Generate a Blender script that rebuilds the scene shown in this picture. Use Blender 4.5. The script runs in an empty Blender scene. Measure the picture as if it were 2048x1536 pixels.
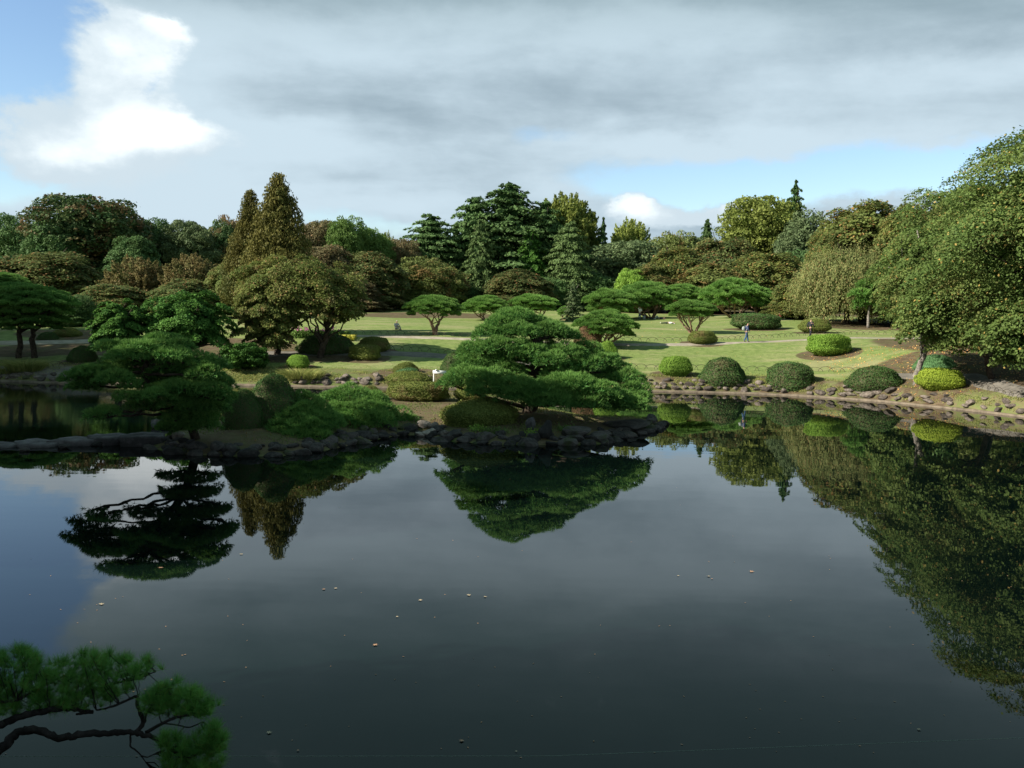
import bpy, math, random
import numpy as np
from mathutils import Matrix, Vector, Euler

R = math.radians
scene = bpy.context.scene
COL = scene.collection
rng = np.random.default_rng(7)
random.seed(7)

# ------------------------------------------------------------------ camera
F = 1960.0                      # focal length in photograph pixels (2048 wide)
CAM_H = 5.5
cam_d = bpy.data.cameras.new('camera')
cam = bpy.data.objects.new('camera', cam_d)
COL.objects.link(cam)
cam_d.sensor_width = 36.0
cam_d.lens = 36.0 * F / 2048.0
cam_d.clip_start = 0.1
cam_d.clip_end = 3000
CM = (Matrix.Translation((0, 0, CAM_H)) @ Euler((R(90 - 4.49), 0, 0)).to_matrix().to_4x4()
      @ Matrix.Rotation(R(1.1), 4, 'Z'))
cam.matrix_world = CM
scene.camera = cam
CR = np.array(CM.to_3x3())

SUN_EL, SUN_AZ_X, SUN_AZ_Y = 33.0, -1.0, -0.35     # the sun stands to the left
sd = np.array([SUN_AZ_X, SUN_AZ_Y]); sd = sd / np.linalg.norm(sd)
SUNV = Vector((sd[0] * math.cos(R(SUN_EL)), sd[1] * math.cos(R(SUN_EL)), math.sin(R(SUN_EL))))

scene.view_settings.view_transform = 'Standard'
scene.view_settings.look = 'None'
scene.view_settings.exposure = 0.70
scene.view_settings.gamma = 1.0
scene.view_settings.use_curve_mapping = False
scene.render.engine = 'CYCLES'
scene.cycles.max_bounces = 6
scene.cycles.diffuse_bounces = 3
scene.cycles.glossy_bounces = 3
scene.cycles.transmission_bounces = 3
scene.cycles.transparent_max_bounces = 8


def ray(px, py):
    d = CR @ np.array([(px - 1024) / F, -(py - 768) / F, -1.0])
    return d


def at(px, py, Y):
    """world point seen at photograph pixel (px, py) at forward distance Y"""
    d = ray(px, py)
    t = Y / d[1]
    return np.array([d[0] * t, Y, CAM_H + d[2] * t])


def on_water(px, py, z=0.0):
    d = ray(px, py)
    t = (z - CAM_H) / d[2]
    return np.array([d[0] * t, d[1] * t, z])


def px_m(Y):
    return Y / F


# ------------------------------------------------------------------ shader expression helper
class E:
    nt = None

    def __init__(s, sock): s.s = sock

    @staticmethod
    def m(op, *a, clamp=False):
        n = E.nt.nodes.new('ShaderNodeMath'); n.operation = op; n.use_clamp = clamp
        for i, v in enumerate(a):
            if isinstance(v, E): E.nt.links.new(v.s, n.inputs[i])
            else: n.inputs[i].default_value = v
        return E(n.outputs[0])
    def __add__(a, b): return E.m('ADD', a, b)
    __radd__ = __add__
    def __sub__(a, b): return E.m('SUBTRACT', a, b)
    def __rsub__(a, b): return E.m('SUBTRACT', b, a)
    def __mul__(a, b): return E.m('MULTIPLY', a, b)
    __rmul__ = __mul__
    def __truediv__(a, b): return E.m('DIVIDE', a, b)


def smooth(x, lo, hi):
    n = E.nt.nodes.new('ShaderNodeMapRange'); n.interpolation_type = 'SMOOTHSTEP'
    E.nt.links.new(x.s, n.inputs[0]); n.inputs[1].default_value = lo; n.inputs[2].default_value = hi
    return E(n.outputs[0])


def noise(vec, scale, detail=5, rough=0.55, dist=0.0, out=0):
    n = E.nt.nodes.new('ShaderNodeTexNoise')
    E.nt.links.new(vec.s, n.inputs['Vector'])
    n.inputs['Scale'].default_value = scale; n.inputs['Detail'].default_value = detail
    n.inputs['Roughness'].default_value = rough; n.inputs['Distortion'].default_value = dist
    return E(n.outputs[out])


def comb(x, y, z):
    n = E.nt.nodes.new('ShaderNodeCombineXYZ')
    for i, v in enumerate((x, y, z)):
        if isinstance(v, E): E.nt.links.new(v.s, n.inputs[i])
        else: n.inputs[i].default_value = v
    return E(n.outputs[0])


def mixc(f, a, b):
    n = E.nt.nodes.new('ShaderNodeMix'); n.data_type = 'RGBA'
    for i, v in ((0, f), (6, a), (7, b)):
        if isinstance(v, E): E.nt.links.new(v.s, n.inputs[i])
        elif i == 0: n.inputs[i].default_value = v
        else: n.inputs[i].default_value = (*v, 1)
    return E(n.outputs[2])


def scalec(c, f):
    n = E.nt.nodes.new('ShaderNodeVectorMath'); n.operation = 'SCALE'
    E.nt.links.new(c.s, n.inputs[0])
    if isinstance(f, E): E.nt.links.new(f.s, n.inputs['Scale'])
    else: n.inputs['Scale'].default_value = f
    return E(n.outputs[0])


# ------------------------------------------------------------------ sky
world = bpy.data.worlds.new('World'); scene.world = world; world.use_nodes = True
nt = world.node_tree; nt.nodes.clear(); E.nt = nt
SKY_STRENGTH = 0.105
sky = nt.nodes.new('ShaderNodeTexSky'); sky.sky_type = 'NISHITA'; sky.sun_disc = False
sky.sun_elevation = R(SUN_EL); sky.sun_rotation = math.atan2(SUNV.x, SUNV.y)
sky.air_density = 1.0; sky.dust_density = 0.25; sky.ozone_density = 1.3
tc = nt.nodes.new('ShaderNodeTexCoord')
sx = nt.nodes.new('ShaderNodeSeparateXYZ'); nt.links.new(tc.outputs['Generated'], sx.inputs[0])
dx, dy, dz = (E(sx.outputs[i]) for i in range(3))
AZ = E.m('ARCTAN2', dx, dy); EL = E.m('ARCSINE', dz)
zz = E.m('MAXIMUM', dz, 0.0) + 0.16
plan = comb(dx / zz, dy / zz, 0.0)                       # flat cloud layer overhead, in perspective
big = noise(plan, 0.9, 6, 0.5, 0.25)
med = noise(comb(dx / zz, dy / zz * 1.6, 3.7), 1.9, 7, 0.52, 0.3)
puff = noise(comb(AZ * 1.0, EL * 1.6, 5.0), 9.0, 8, 0.58, 0.15)
wob = (noise(comb(AZ, EL * 1.5, 2.0), 5.0, 7, 0.6) - 0.5) * 0.16
wob2 = (noise(comb(AZ, EL * 1.5, 9.0), 6.0, 7, 0.6) - 0.5) * 0.12


def gauss(px, py, w, h, amp=1.0):
    """a soft round field in the sky, centre and half sizes given in photograph pixels"""
    d = ray(px, py); az = math.atan2(d[0], d[1]); el = math.asin(d[2] / np.linalg.norm(d))
    a = (AZ + wob - az) / (w / F); b = (EL + wob2 * 0.6 - el) / (h / F)
    return E.m('EXPONENT', (a * a + b * b) * -1.0) * amp


def total(L):
    o = L[0]
    for v in L[1:]: o = o + v
    return o


# where the blue opens up in the layer
gaps = total([gauss(1640, 352, 480, 48, .95), gauss(2100, 310, 260, 60, .5), gauss(760, 450, 330, 30, .5),
              gauss(-10, 60, 165, 240, .72), gauss(1080, 252, 150, 28, .38), gauss(-330, 120, 300, 420, .62),
              gauss(-60, 330, 120, 60, .5), gauss(55, 232, 120, 40, .85), gauss(205, 165, 60, 30, .45), gauss(120, 60, 60, 60, .5), gauss(250, 130, 60, 30, .25), gauss(1330, 395, 170, 30, .7)])
cumul = total([gauss(300, 280, 200, 62, 1.0), gauss(120, 310, 100, 60, .9), gauss(230, 120, 130, 90, .62),
               gauss(1235, 430, 55, 34, 1.0), gauss(1350, 440, 90, 20, .8), gauss(1460, 425, 60, 32, .95),
               gauss(60, 200, 60, 22, .4), gauss(300, 60, 90, 30, .5)])
layer = smooth(big * 0.5 + med * 0.35 + 0.44 - gaps + (puff - 0.5) * 0.8 + 0.3 * smooth(EL, .3, .45), 0.22, 0.62)
cden = smooth(cumul + (puff - 0.5) * 1.7, 0.28, 0.66)
cover = E.m('MAXIMUM', layer, cden)
# brightness of the layer: thick grey with lighter streaks, darker high up
lite = total([gauss(1250, 60, 420, 42, .30), gauss(1500, 290, 520, 42, .42), gauss(1900, 160, 330, 45, .36),
              gauss(850, 130, 260, 60, .16), gauss(420, 60, 300, 60, .2), gauss(520, 270, 220, 45, .28),
              gauss(300, 400, 400, 60, .42), gauss(1000, 400, 300, 40, .2), gauss(330, 230, 300, 150, .34)])
dark = total([gauss(650, 180, 300, 70, .16), gauss(1250, 195, 420, 38, .14), gauss(1900, 30, 420, 70, .14),
              gauss(900, 300, 240, 45, .10), gauss(700, 10, 300, 40, .1)])
high = smooth(EL, 0.26, 0.56)
str_ = noise(comb(AZ * 1.0, EL * 3.2, 11.0), 5.5, 7, 0.58, 0.2)
tone = smooth(med * 0.55 + str_ * 0.72 + puff * 0.45 - 0.09 + lite * 1.0 - dark * 1.0 - high * 0.50, 0.36, 1.12)
lay_col = mixc(tone, (0.200, 0.265, 0.312), (0.385, 0.475, 0.535))
lay_col = mixc(0.85 * smooth(EL, 0.21, 0.42), lay_col, (0.085, 0.152, 0.160))
glowb = total([gauss(330, 265, 170, 45, .9), gauss(120, 300, 90, 35, .6), gauss(300, 120, 150, 90, .55),
               gauss(1235, 425, 60, 30, .8), gauss(1465, 415, 50, 25, .8), gauss(350, 60, 60, 18, .5)])
wht = smooth(glowb + (puff - 0.5) * 1.3, 0.15, 1.0)
cum_col = mixc(wht, (0.40, 0.475, 0.525), (0.72, 0.77, 0.78))
cloud = mixc(cden, lay_col, cum_col)
cloud = scalec(cloud, 1.0 / SKY_STRENGTH)
tint = nt.nodes.new('ShaderNodeVectorMath'); tint.operation = 'MULTIPLY'
nt.links.new(sky.outputs[0], tint.inputs[0]); tint.inputs[1].default_value = (0.90, 0.97, 1.03)
skyc = mixc(cover, E(tint.outputs[0]), cloud)
bg = nt.nodes.new('ShaderNodeBackground'); bg.inputs[1].default_value = SKY_STRENGTH
nt.links.new(skyc.s, bg.inputs[0])
wo = nt.nodes.new('ShaderNodeOutputWorld'); nt.links.new(bg.outputs[0], wo.inputs[0])
world.cycles.sampling_method = 'MANUAL'; world.cycles.sample_map_resolution = 512

sun_d = bpy.data.lights.new('sun', 'SUN'); sun_d.energy = 5.0; sun_d.angle = R(0.5); sun_d.color = (1.0, 0.93, 0.80)
sun = bpy.data.objects.new('sun', sun_d); COL.objects.link(sun)
sun.rotation_euler = SUNV.to_track_quat('Z', 'Y').to_euler()
sun.location = (-60, -10, 60)


# ------------------------------------------------------------------ object helpers
def tag(o, label=None, cat=None, group=None, kind=None):
    if label: o['label'] = label
    if cat: o['category'] = cat
    if group: o['group'] = group
    if kind: o['kind'] = kind
    return o


def empty(name, loc, label=None, cat=None, group=None, rz=0.0):
    o = bpy.data.objects.new(name, None); COL.objects.link(o)
    o.empty_display_size = 0.3
    o.location = Vector([float(v) for v in loc]); o.rotation_euler = (0, 0, rz)
    return tag(o, label, cat, group)


def link(name, me, parent=None, mat=None, loc=None, scale=None, rot=None):
    o = bpy.data.objects.new(name, me); COL.objects.link(o)
    if parent is not None: o.parent = parent
    if loc is not None: o.location = Vector([float(v) for v in loc])
    if scale is not None: o.scale = Vector([float(v) for v in scale])
    if rot is not None: o.rotation_euler = rot
    if mat is not None:
        if len(me.materials) == 0: me.materials.append(mat)
        if me.materials[0] is not mat:
            o.material_slots[0].link = 'OBJECT'; o.material_slots[0].material = mat
    return o


def mesh(name, V, faces, rnd=None, smooth_=False, mats=None):
    """V (n,3); faces: (m,k) int array or list of such arrays; rnd: per-face value"""
    if not isinstance(faces, (list, tuple)): faces = [faces]
    me = bpy.data.meshes.new(name)
    V = np.asarray(V, dtype=np.float32)
    nf = sum(len(f) for f in faces); nl = sum(f.size for f in faces)
    me.vertices.add(len(V)); me.vertices.foreach_set('co', V.ravel())
    me.loops.add(nl); me.polygons.add(nf)
    li = np.concatenate([np.asarray(f, dtype=np.int32).ravel() for f in faces])
    tot = np.concatenate([np.full(len(f), f.shape[1], dtype=np.int32) for f in faces])
    st = np.concatenate([[0], np.cumsum(tot)[:-1]]).astype(np.int32)
    me.loops.foreach_set('vertex_index', li)
    me.polygons.foreach_set('loop_start', st)
    me.polygons.foreach_set('loop_total', tot)
    if smooth_: me.polygons.foreach_set('use_smooth', np.ones(nf, dtype=bool))
    if rnd is not None:
        a = me.attributes.new('rnd', 'FLOAT', 'FACE'); a.data.foreach_set('value', np.asarray(rnd, dtype=np.float32))
    if mats:
        for m in mats: me.materials.append(m)
    me.update(calc_edges=True)
    return me


# ------------------------------------------------------------------ materials
def newmat(name):
    m = bpy.data.materials.new(name); m.use_nodes = True
    m.node_tree.nodes.clear(); E.nt = m.node_tree
    out = m.node_tree.nodes.new('ShaderNodeOutputMaterial')
    return m, m.node_tree, out


def principled(nt, color, rough=0.8, spec=0.3, bump=None, bstr=0.3, bdist=0.02):
    p = nt.nodes.new('ShaderNodeBsdfPrincipled')
    if isinstance(color, E): nt.links.new(color.s, p.inputs['Base Color'])
    else: p.inputs['Base Color'].default_value = (*color, 1)
    p.inputs['Roughness'].default_value = rough
    p.inputs['Specular IOR Level'].default_value = spec
    if bump is not None:
        b = nt.nodes.new('ShaderNodeBump'); b.inputs['Strength'].default_value = bstr; b.inputs['Distance'].default_value = bdist
        nt.links.new(bump.s, b.inputs['Height']); nt.links.new(b.outputs[0], p.inputs['Normal'])
    return p


def objcoord():
    t = E.nt.nodes.new('ShaderNodeTexCoord'); return E(t.outputs['Object'])


def worldpos():
    t = E.nt.nodes.new('ShaderNodeNewGeometry'); return E(t.outputs['Position'])


def leafmat(name, c1, c2, c3=None, share=0.0, trans=0.28, patch=None, patch_amt=0.0, vary=0.35, pscale=0.35, rough=0.55):
    """foliage: per-leaf colour between c1 and c2, a share of leaves in c3, larger patches in colour patch"""
    m, nt, out = newmat(name)
    a = nt.nodes.new('ShaderNodeAttribute'); a.attribute_name = 'rnd'; r = E(a.outputs['Fac'])
    col = mixc(r, c1, c2)
    wp = worldpos()
    if patch is not None:
        pn = smooth(noise(wp, pscale, 3, 0.6) + (r - 0.5) * 0.18, 0.62 - patch_amt * 0.4, 0.78 - patch_amt * 0.4)
        col = mixc(pn * 0.85, col, patch)
    if c3 is not None:
        n2 = nt.nodes.new('ShaderNodeMath'); n2.operation = 'FRACT'
        nt.links.new((r * 37.7).s, n2.inputs[0])
        col = mixc(E.m('LESS_THAN', E(n2.outputs[0]), share), col, c3)
    oi = nt.nodes.new('ShaderNodeObjectInfo')
    k = E(oi.outputs['Random']) * vary + (1 - vary * 0.5)
    k = k * (noise(wp, 0.9, 2, 0.5) * 0.7 + 0.65)
    col = scalec(col, k * LEAF_GAIN)
    p = principled(nt, col, rough, 0.09)
    t = nt.nodes.new('ShaderNodeBsdfTranslucent'); nt.links.new(scalec(col, 1.25).s, t.inputs[0])
    mx = nt.nodes.new('ShaderNodeMixShader'); mx.inputs[0].default_value = trans
    nt.links.new(p.outputs[0], mx.inputs[1]); nt.links.new(t.outputs[0], mx.inputs[2])
    nt.links.new(mx.outputs[0], out.inputs[0])
    return m


def plainmat(name, color, rough=0.7, spec=0.3, var=0.0, vs=20.0):
    m, nt, out = newmat(name)
    if var:
        n = noise(objcoord(), vs, 4, 0.6)
        c = mixc(n, tuple(v * (1 - var) for v in color), tuple(min(1, v * (1 + var)) for v in color))
    else: c = color
    p = principled(nt, c, rough, spec); nt.links.new(p.outputs[0], out.inputs[0])
    return m


M = {}
LEAF_GAIN = 2.05
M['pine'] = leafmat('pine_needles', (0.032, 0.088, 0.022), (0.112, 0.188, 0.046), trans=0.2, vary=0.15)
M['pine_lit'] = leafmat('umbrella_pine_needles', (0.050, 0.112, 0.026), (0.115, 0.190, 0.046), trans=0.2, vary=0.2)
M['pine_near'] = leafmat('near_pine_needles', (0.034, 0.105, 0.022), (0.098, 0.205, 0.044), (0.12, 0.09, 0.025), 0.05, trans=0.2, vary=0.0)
M['dark'] = leafmat('dark_evergreen_leaves', (0.026, 0.058, 0.020), (0.064, 0.102, 0.036), trans=0.15)
M['dark_brown'] = leafmat('dark_leaves_with_brown', (0.022, 0.052, 0.020), (0.060, 0.085, 0.032), patch=(0.11, 0.065, 0.035), patch_amt=0.35, trans=0.2)
M['grey_green'] = leafmat('grey_green_leaves', (0.045, 0.070, 0.032), (0.085, 0.110, 0.050), trans=0.2)
M['olive'] = leafmat('olive_leaves', (0.056, 0.080, 0.024), (0.110, 0.126, 0.042), patch=(0.13, 0.080, 0.035), patch_amt=0.25)
M['brown'] = leafmat('brown_cherry_leaves', (0.060, 0.080, 0.028), (0.122, 0.128, 0.048), (0.15, 0.085, 0.04), 0.10, patch=(0.050, 0.072, 0.026), patch_amt=0.50)
M['redbrown'] = leafmat('reddish_brown_leaves', (0.072, 0.066, 0.034), (0.125, 0.104, 0.056), (0.15, 0.09, 0.05), 0.08, patch=(0.07, 0.07, 0.03), patch_amt=0.30)
M['tan'] = leafmat('tan_green_leaves', (0.085, 0.080, 0.034), (0.170, 0.140, 0.062), (0.20, 0.14, 0.07), 0.1, patch=(0.07, 0.085, 0.03), patch_amt=0.3)
M['orange'] = leafmat('orange_autumn_leaves', (0.066, 0.090, 0.024), (0.130, 0.136, 0.042), (0.19, 0.115, 0.045), 0.10, patch=(0.065, 0.085, 0.028), patch_amt=0.5)
M['green'] = leafmat('fresh_green_leaves', (0.045, 0.085, 0.022), (0.095, 0.145, 0.040))
M['yellow_green'] = leafmat('yellow_green_leaves', (0.085, 0.115, 0.026), (0.160, 0.180, 0.048))
M['bright'] = leafmat('bright_green_leaves', (0.085, 0.150, 0.026), (0.150, 0.220, 0.045))
M['gold'] = leafmat('golden_brown_conifer_sprays', (0.040, 0.042, 0.012), (0.086, 0.076, 0.022), patch=(0.038, 0.048, 0.014), patch_amt=0.3, trans=0.2)
M['cedar_light'] = leafmat('light_cedar_sprays', (0.040, 0.070, 0.026), (0.078, 0.112, 0.040), trans=0.2)
M['maple'] = leafmat('maple_leaves', (0.052, 0.074, 0.020), (0.112, 0.124, 0.036), (0.14, 0.09, 0.04), 0.08, patch=(0.105, 0.085, 0.040), patch_amt=0.15, pscale=0.5)
M['hemlock'] = leafmat('glossy_dark_green_sprays', (0.020, 0.055, 0.012), (0.055, 0.115, 0.022), trans=0.15)
M['cherry'] = leafmat('cherry_leaves_turning', (0.038, 0.068, 0.018), (0.090, 0.118, 0.034), (0.22, 0.16, 0.05), 0.025, patch=(0.095, 0.085, 0.03), patch_amt=0.20, pscale=0.28, vary=0.1)
M['weeping'] = leafmat('weeping_cherry_leaves', (0.070, 0.090, 0.032), (0.140, 0.142, 0.055), (0.16, 0.12, 0.055), 0.10)
M['b_dark'] = leafmat('clipped_azalea_dark', (0.020, 0.050, 0.016), (0.050, 0.086, 0.024), (0.06, 0.055, 0.03), 0.05, trans=0.15, patch=(0.068, 0.064, 0.03), patch_amt=0.12, pscale=0.8, vary=0.15)
M['b_olive'] = leafmat('clipped_azalea_olive', (0.060, 0.078, 0.020), (0.110, 0.125, 0.032), trans=0.15, vary=0.15, patch=(0.09, 0.065, 0.03), patch_amt=0.2, pscale=0.9)
M['b_green'] = leafmat('clipped_azalea_green', (0.070, 0.130, 0.020), (0.135, 0.205, 0.036), trans=0.2, vary=0.15)
M['b_lime'] = leafmat('clipped_azalea_lime', (0.105, 0.150, 0.018), (0.185, 0.225, 0.030), trans=0.2, vary=0.1)
M['b_brown'] = leafmat('shrub_brown_leaves', (0.060, 0.040, 0.022), (0.12, 0.075, 0.04), trans=0.2)
M['b_soft'] = leafmat('clipped_bush_soft_green', (0.050, 0.110, 0.045), (0.09, 0.165, 0.070), trans=0.15)
M['yellowfl'] = leafmat('yellow_flower_leaves', (0.13, 0.15, 0.03), (0.26, 0.23, 0.05))
M['pinkfl'] = leafmat('pink_flowers', (0.26, 0.05, 0.18), (0.36, 0.09, 0.27))
M['reed'] = leafmat('reed_blades', (0.08, 0.11, 0.03), (0.18, 0.17, 0.06))


def barkmat(name, c1, c2):
    m, nt, out = newmat(name)
    oc = objcoord()
    n = noise(oc, 6.0, 6, 0.65, 0.4)
    mp = nt.nodes.new('ShaderNodeMapping'); mp.inputs['Scale'].default_value = (9, 9, 2.2); nt.links.new(oc.s, mp.inputs[0])
    f = noise(E(mp.outputs[0]), 2.0, 5, 0.7)
    p = principled(nt, mixc(smooth(n, .35, .7), c1, c2), 0.9, 0.15, f, 0.8, 0.03)
    nt.links.new(p.outputs[0], out.inputs[0]); return m


M['bark'] = barkmat('dark_bark', (0.035, 0.026, 0.020), (0.10, 0.078, 0.060))
M['bark_red'] = barkmat('reddish_pine_bark', (0.19, 0.115, 0.080), (0.42, 0.28, 0.21))
M['bark_grey'] = barkmat('grey_bark', (0.13, 0.115, 0.10), (0.34, 0.31, 0.27))
M['bark_pine'] = barkmat('near_pine_bark', (0.014, 0.011, 0.011), (0.050, 0.040, 0.040))


def stonemat(name, c1, c2, moss=0.0):
    m, nt, out = newmat(name)
    oc = objcoord(); oi = nt.nodes.new('ShaderNodeObjectInfo'); rnd = E(oi.outputs['Random'])
    n = noise(oc, 2.3, 7, 0.65, 0.3); n2 = noise(oc, 14, 5, 0.7)
    c = mixc(smooth(n + (rnd - .5) * .35, .3, .75), c1, c2)
    c = scalec(c, n2 * 0.8 + 0.6)
    if moss: c = mixc(smooth(noise(worldpos(), 1.1, 5, .6), .66 - moss, .74 - moss * .6) * 0.8, c, (0.05, 0.065, 0.02))
    p = principled(nt, c, 0.85, 0.25, n * 0.7 + n2 * 0.3, 0.9, 0.06)
    nt.links.new(p.outputs[0], out.inputs[0]); return m


M['stone'] = stonemat('bank_stone', (0.075, 0.062, 0.053), (0.24, 0.20, 0.17), 0.06)
M['rock'] = stonemat('island_rock', (0.028, 0.026, 0.025), (0.105, 0.092, 0.086), 0.12)
M['pale_rock'] = stonemat('pale_boulder', (0.20, 0.17, 0.145), (0.42, 0.36, 0.31))
M['slab'] = stonemat('grey_slab', (0.06, 0.056, 0.058), (0.19, 0.175, 0.178))
M['kerb'] = stonemat('kerb_concrete', (0.11, 0.088, 0.066), (0.24, 0.195, 0.145), 0.05)

# ------------------------------------------------------------------ terrain
SH = [on_water(px, py) for px, py in ((-30, 762), (130, 767), (420, 770), (620, 774), (830, 777), (1000, 779), (1290, 783),
                                      (1480, 787), (1578, 791), (1750, 802), (1880, 815), (2048, 834), (2150, 848))]
SHX = np.array([p[0] for p in SH] + [45, 60, 80, 140]); SHY = np.array([p[1] for p in SH] + [40, 24, 0, -60])
ISL_PX = [(296, 893), (340, 906), (450, 913), (560, 912), (640, 903), (720, 886), (790, 872), (840, 868), (890, 882), (1000, 889),
          (1110, 890), (1215, 888), (1240, 876), (1300, 864), (1322, 855), (1326, 846), (1270, 842), (1190, 840), (1120, 826),
          (1040, 804), (960, 794), (880, 790), (800, 792), (700, 799), (600, 803), (520, 810), (440, 832), (350, 866)]
ISL = np.array([on_water(a, b)[:2] for a, b in ISL_PX])


def poly_sd(X, Y, poly):
    X = np.asarray(X, float); Y = np.asarray(Y, float)
    d = np.full(X.shape, 1e9); ins = np.zeros(X.shape, bool)
    n = len(poly)
    for i in range(n):
        a = poly[i]; b = poly[(i + 1) % n]; e = b - a
        t = np.clip(((X - a[0]) * e[0] + (Y - a[1]) * e[1]) / (e @ e), 0, 1)
        d = np.minimum(d, np.hypot(X - a[0] - t * e[0], Y - a[1] - t * e[1]))
        c = ((a[1] > Y) != (b[1] > Y)) & (X < (b[0] - a[0]) * (Y - a[1]) / (b[1] - a[1] + 1e-12) + a[0])
        ins ^= c
    return np.where(ins, d, -d)


def hsum(X, Y):
    return (np.sin(X * .11 + 1.3) * np.sin(Y * .09 + .4) + .5 * np.sin(X * .23 + Y * .17))


def s_far(X, Y): return (Y - np.interp(X, SHX, SHY))


def height(X, Y):
    X = np.asarray(X, float); Y = np.asarray(Y, float)
    s = s_far(X, Y)
    g = np.interp(s, [-1.2, 0, .25, 1.5, 3.5, 7, 11, 18, 35, 63, 90, 300, 900], [-.9, .02, .22, .85, 1.1, 1.5, 2.0, 2.85, 3.5, 4.25, 5.0, 6.5, 9])
    g = g + hsum(X, Y) * .10 * np.clip((s - 8) / 25, 0, 1.6)
    sl = (-(0.53 * np.maximum(Y, 0) + 4.5) - X) * .88
    gl = np.interp(sl, [-1.2, 0, .4, 3, 12, 80], [-.9, .02, .5, 1.0, 1.8, 3.0])
    sn = 0.8 - Y
    gn = np.interp(sn, [-.6, 0, .3, .9, 3, 60], [-.9, .02, 2.6, 3.85, 3.9, 4.5])
    si = poly_sd(X, Y, ISL)
    gi = np.interp(si, [-1.2, 0, .35, 1.2, 3, 6], [-.9, .02, .16, .32, .52, .72])
    return np.maximum.reduce([g, gl, gn, gi])


def ground_hit(px, py, y0=28.0, y1=330.0):
    ys = np.arange(y0, y1, 0.1)
    d = ray(px, py)
    X = d[0] / d[1] * ys; Z = CAM_H + d[2] / d[1] * ys
    h = np.maximum(height(X, ys), 0.0)
    k = np.argmax(Z <= h)
    if not (Z <= h).any(): k = -1
    return np.array([X[k], ys[k], h[k]])


# clipped bushes: name, px, top, bottom, width, material, label, flat, (extra lobe)
BUSH = [
 ('clipped_bush', 1352, 713, 757, 66, 'b_green', 'small bright green clipped bush, leftmost in the waterside row', 'f'),
 ('clipped_bush', 1444, 716, 779, 90, 'b_dark', 'dark green clipped dome over the stone edge, second in the waterside row', 'd'),
 ('clipped_bush', 1578, 722, 790, 98, 'b_dark', 'dark green clipped dome with pointed top, in the middle of the waterside row', 'p'),
 ('clipped_bush', 1748, 733, 799, 108, 'b_dark', 'widest dark clipped dome with brown tinged top, left of the lime bush', 'd'),
 ('clipped_bush', 1878, 737, 797, 92, 'b_lime', 'lime yellow clipped bush with flat top above the pond stones', 'f'),
 ('clipped_bush', 1658, 667, 717, 93, 'b_green', 'bright green oval bush alone on the middle of the lawn', 'f'),
 ('clipped_bush', 1405, 662, 692, 60, 'b_olive', 'small olive bush beside the path under the umbrella pine', 'f'),
 ('clipped_bush', 1511, 626, 662, 100, 'b_dark', 'long low dark hedge bush behind the man with the backpack', 'f'),
 ('clipped_bush', 1630, 638, 668, 63, 'b_olive', 'olive bush behind the man in the dark suit', 'f'),
 ('clipped_bush', 1870, 710, 748, 86, 'b_soft', 'flat dark green bush in shade behind the lime bush', 'd'),
 ('clipped_bush', 1213, 682, 720, 46, 'b_green', 'round leafy bright bush right of the great pine', 'd'),
 ('clipped_bush', 1176, 650, 700, 54, 'b_brown', 'brown leaved shrub behind the right shoulder of the great pine', 'd'),
 ('clipped_bush', 748, 674, 708, 62, 'b_olive', 'back one of the two rounded bushes on the left lawn', 'f'),
 ('clipped_bush', 729, 688, 724, 66, 'b_olive', 'front one of the two rounded bushes on the left lawn', 'f'),
 ('clipped_bush', 596, 710, 740, 44, 'b_green', 'small light green bush on brown soil beside the maple', 'f'),
 ('clipped_bush', 655, 668, 712, 120, 'b_dark', 'dark wide bush in shade under the maple branches', 'd'),
 ('clipped_bush', 812, 724, 752, 52, 'b_olive', 'low rounded bush at the back of the island bush cluster', 'd'),
 ('clipped_bush', 815, 735, 760, 56, 'b_soft', 'pale blue green mound in the island bush cluster', 'd'),
 ('clipped_bush', 816, 741, 778, 104, 'b_olive', 'olive mound in the middle of the island bush cluster', 'd'),
 ('clipped_bush', 836, 762, 806, 128, 'b_olive', 'long rounded hedge at the front of the island bush cluster', 'f'),
 ('clipped_bush', 735, 771, 802, 66, 'b_olive', 'low bush at the water end of the island bush cluster', 'd'),
 ('clipped_bush', 908, 704, 752, 52, 'b_dark', 'dark bush behind the left end of the great pine', 'd'),
 ('clipped_bush', 940, 768, 806, 62, 'b_olive', 'olive bush under the left side of the great pine', 'f'),
 ('clipped_bush', 166, 692, 727, 56, 'b_dark', 'dark round bush between the left lawn and the leaning pine', 'd'),
 ('clipped_bush', 136, 655, 676, 56, 'b_olive', 'low dome bush on the sunlit lawn at the far left', 'd'),
 ('clipped_bush', 96, 664, 682, 40, 'b_dark', 'dark low bush beside the trunks of the left umbrella pine', 'd'),
]
BUSH2 = [  # on the near island, set by distance
 ('topiary_dome', 545, 747, 870, 112, 39.6, 'b_dark', 'tall dark topiary dome on the island beside the leaning pine', 'e'),
 ('topiary_dome', 488, 778, 868, 80, 38.6, 'b_dark', 'lower topiary mound joined to the left of the tall dome', 'e'),
 ('mossy_mound_bush', 962, 796, 872, 158, 42.6, 'b_olive', 'olive green mound bush on the island under the great pine', 'd'),
]
placed = []
for row in BUSH:
    nm, px, yt, yb, w, mk, lab, sh = row
    h = ground_hit(px, yb - 1)
    Y = h[1]
    wm = w * px_m(Y)
    Yc = Y + wm * .40
    wm = w * px_m(Yc)
    gx = at(px, yb, Yc)[0]
    gz = max(float(height(gx, Yc)), 0.0)
    zb = min(gz, max(float(height(gx, Yc - wm * .3)), 0))
    top = at(px, yt, Yc)[2]
    placed.append((nm, gx, Yc, zb - .12, wm, max(top - zb + .12, .45), mk, lab, sh, .86 if sh != 'f' else .75))
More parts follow.
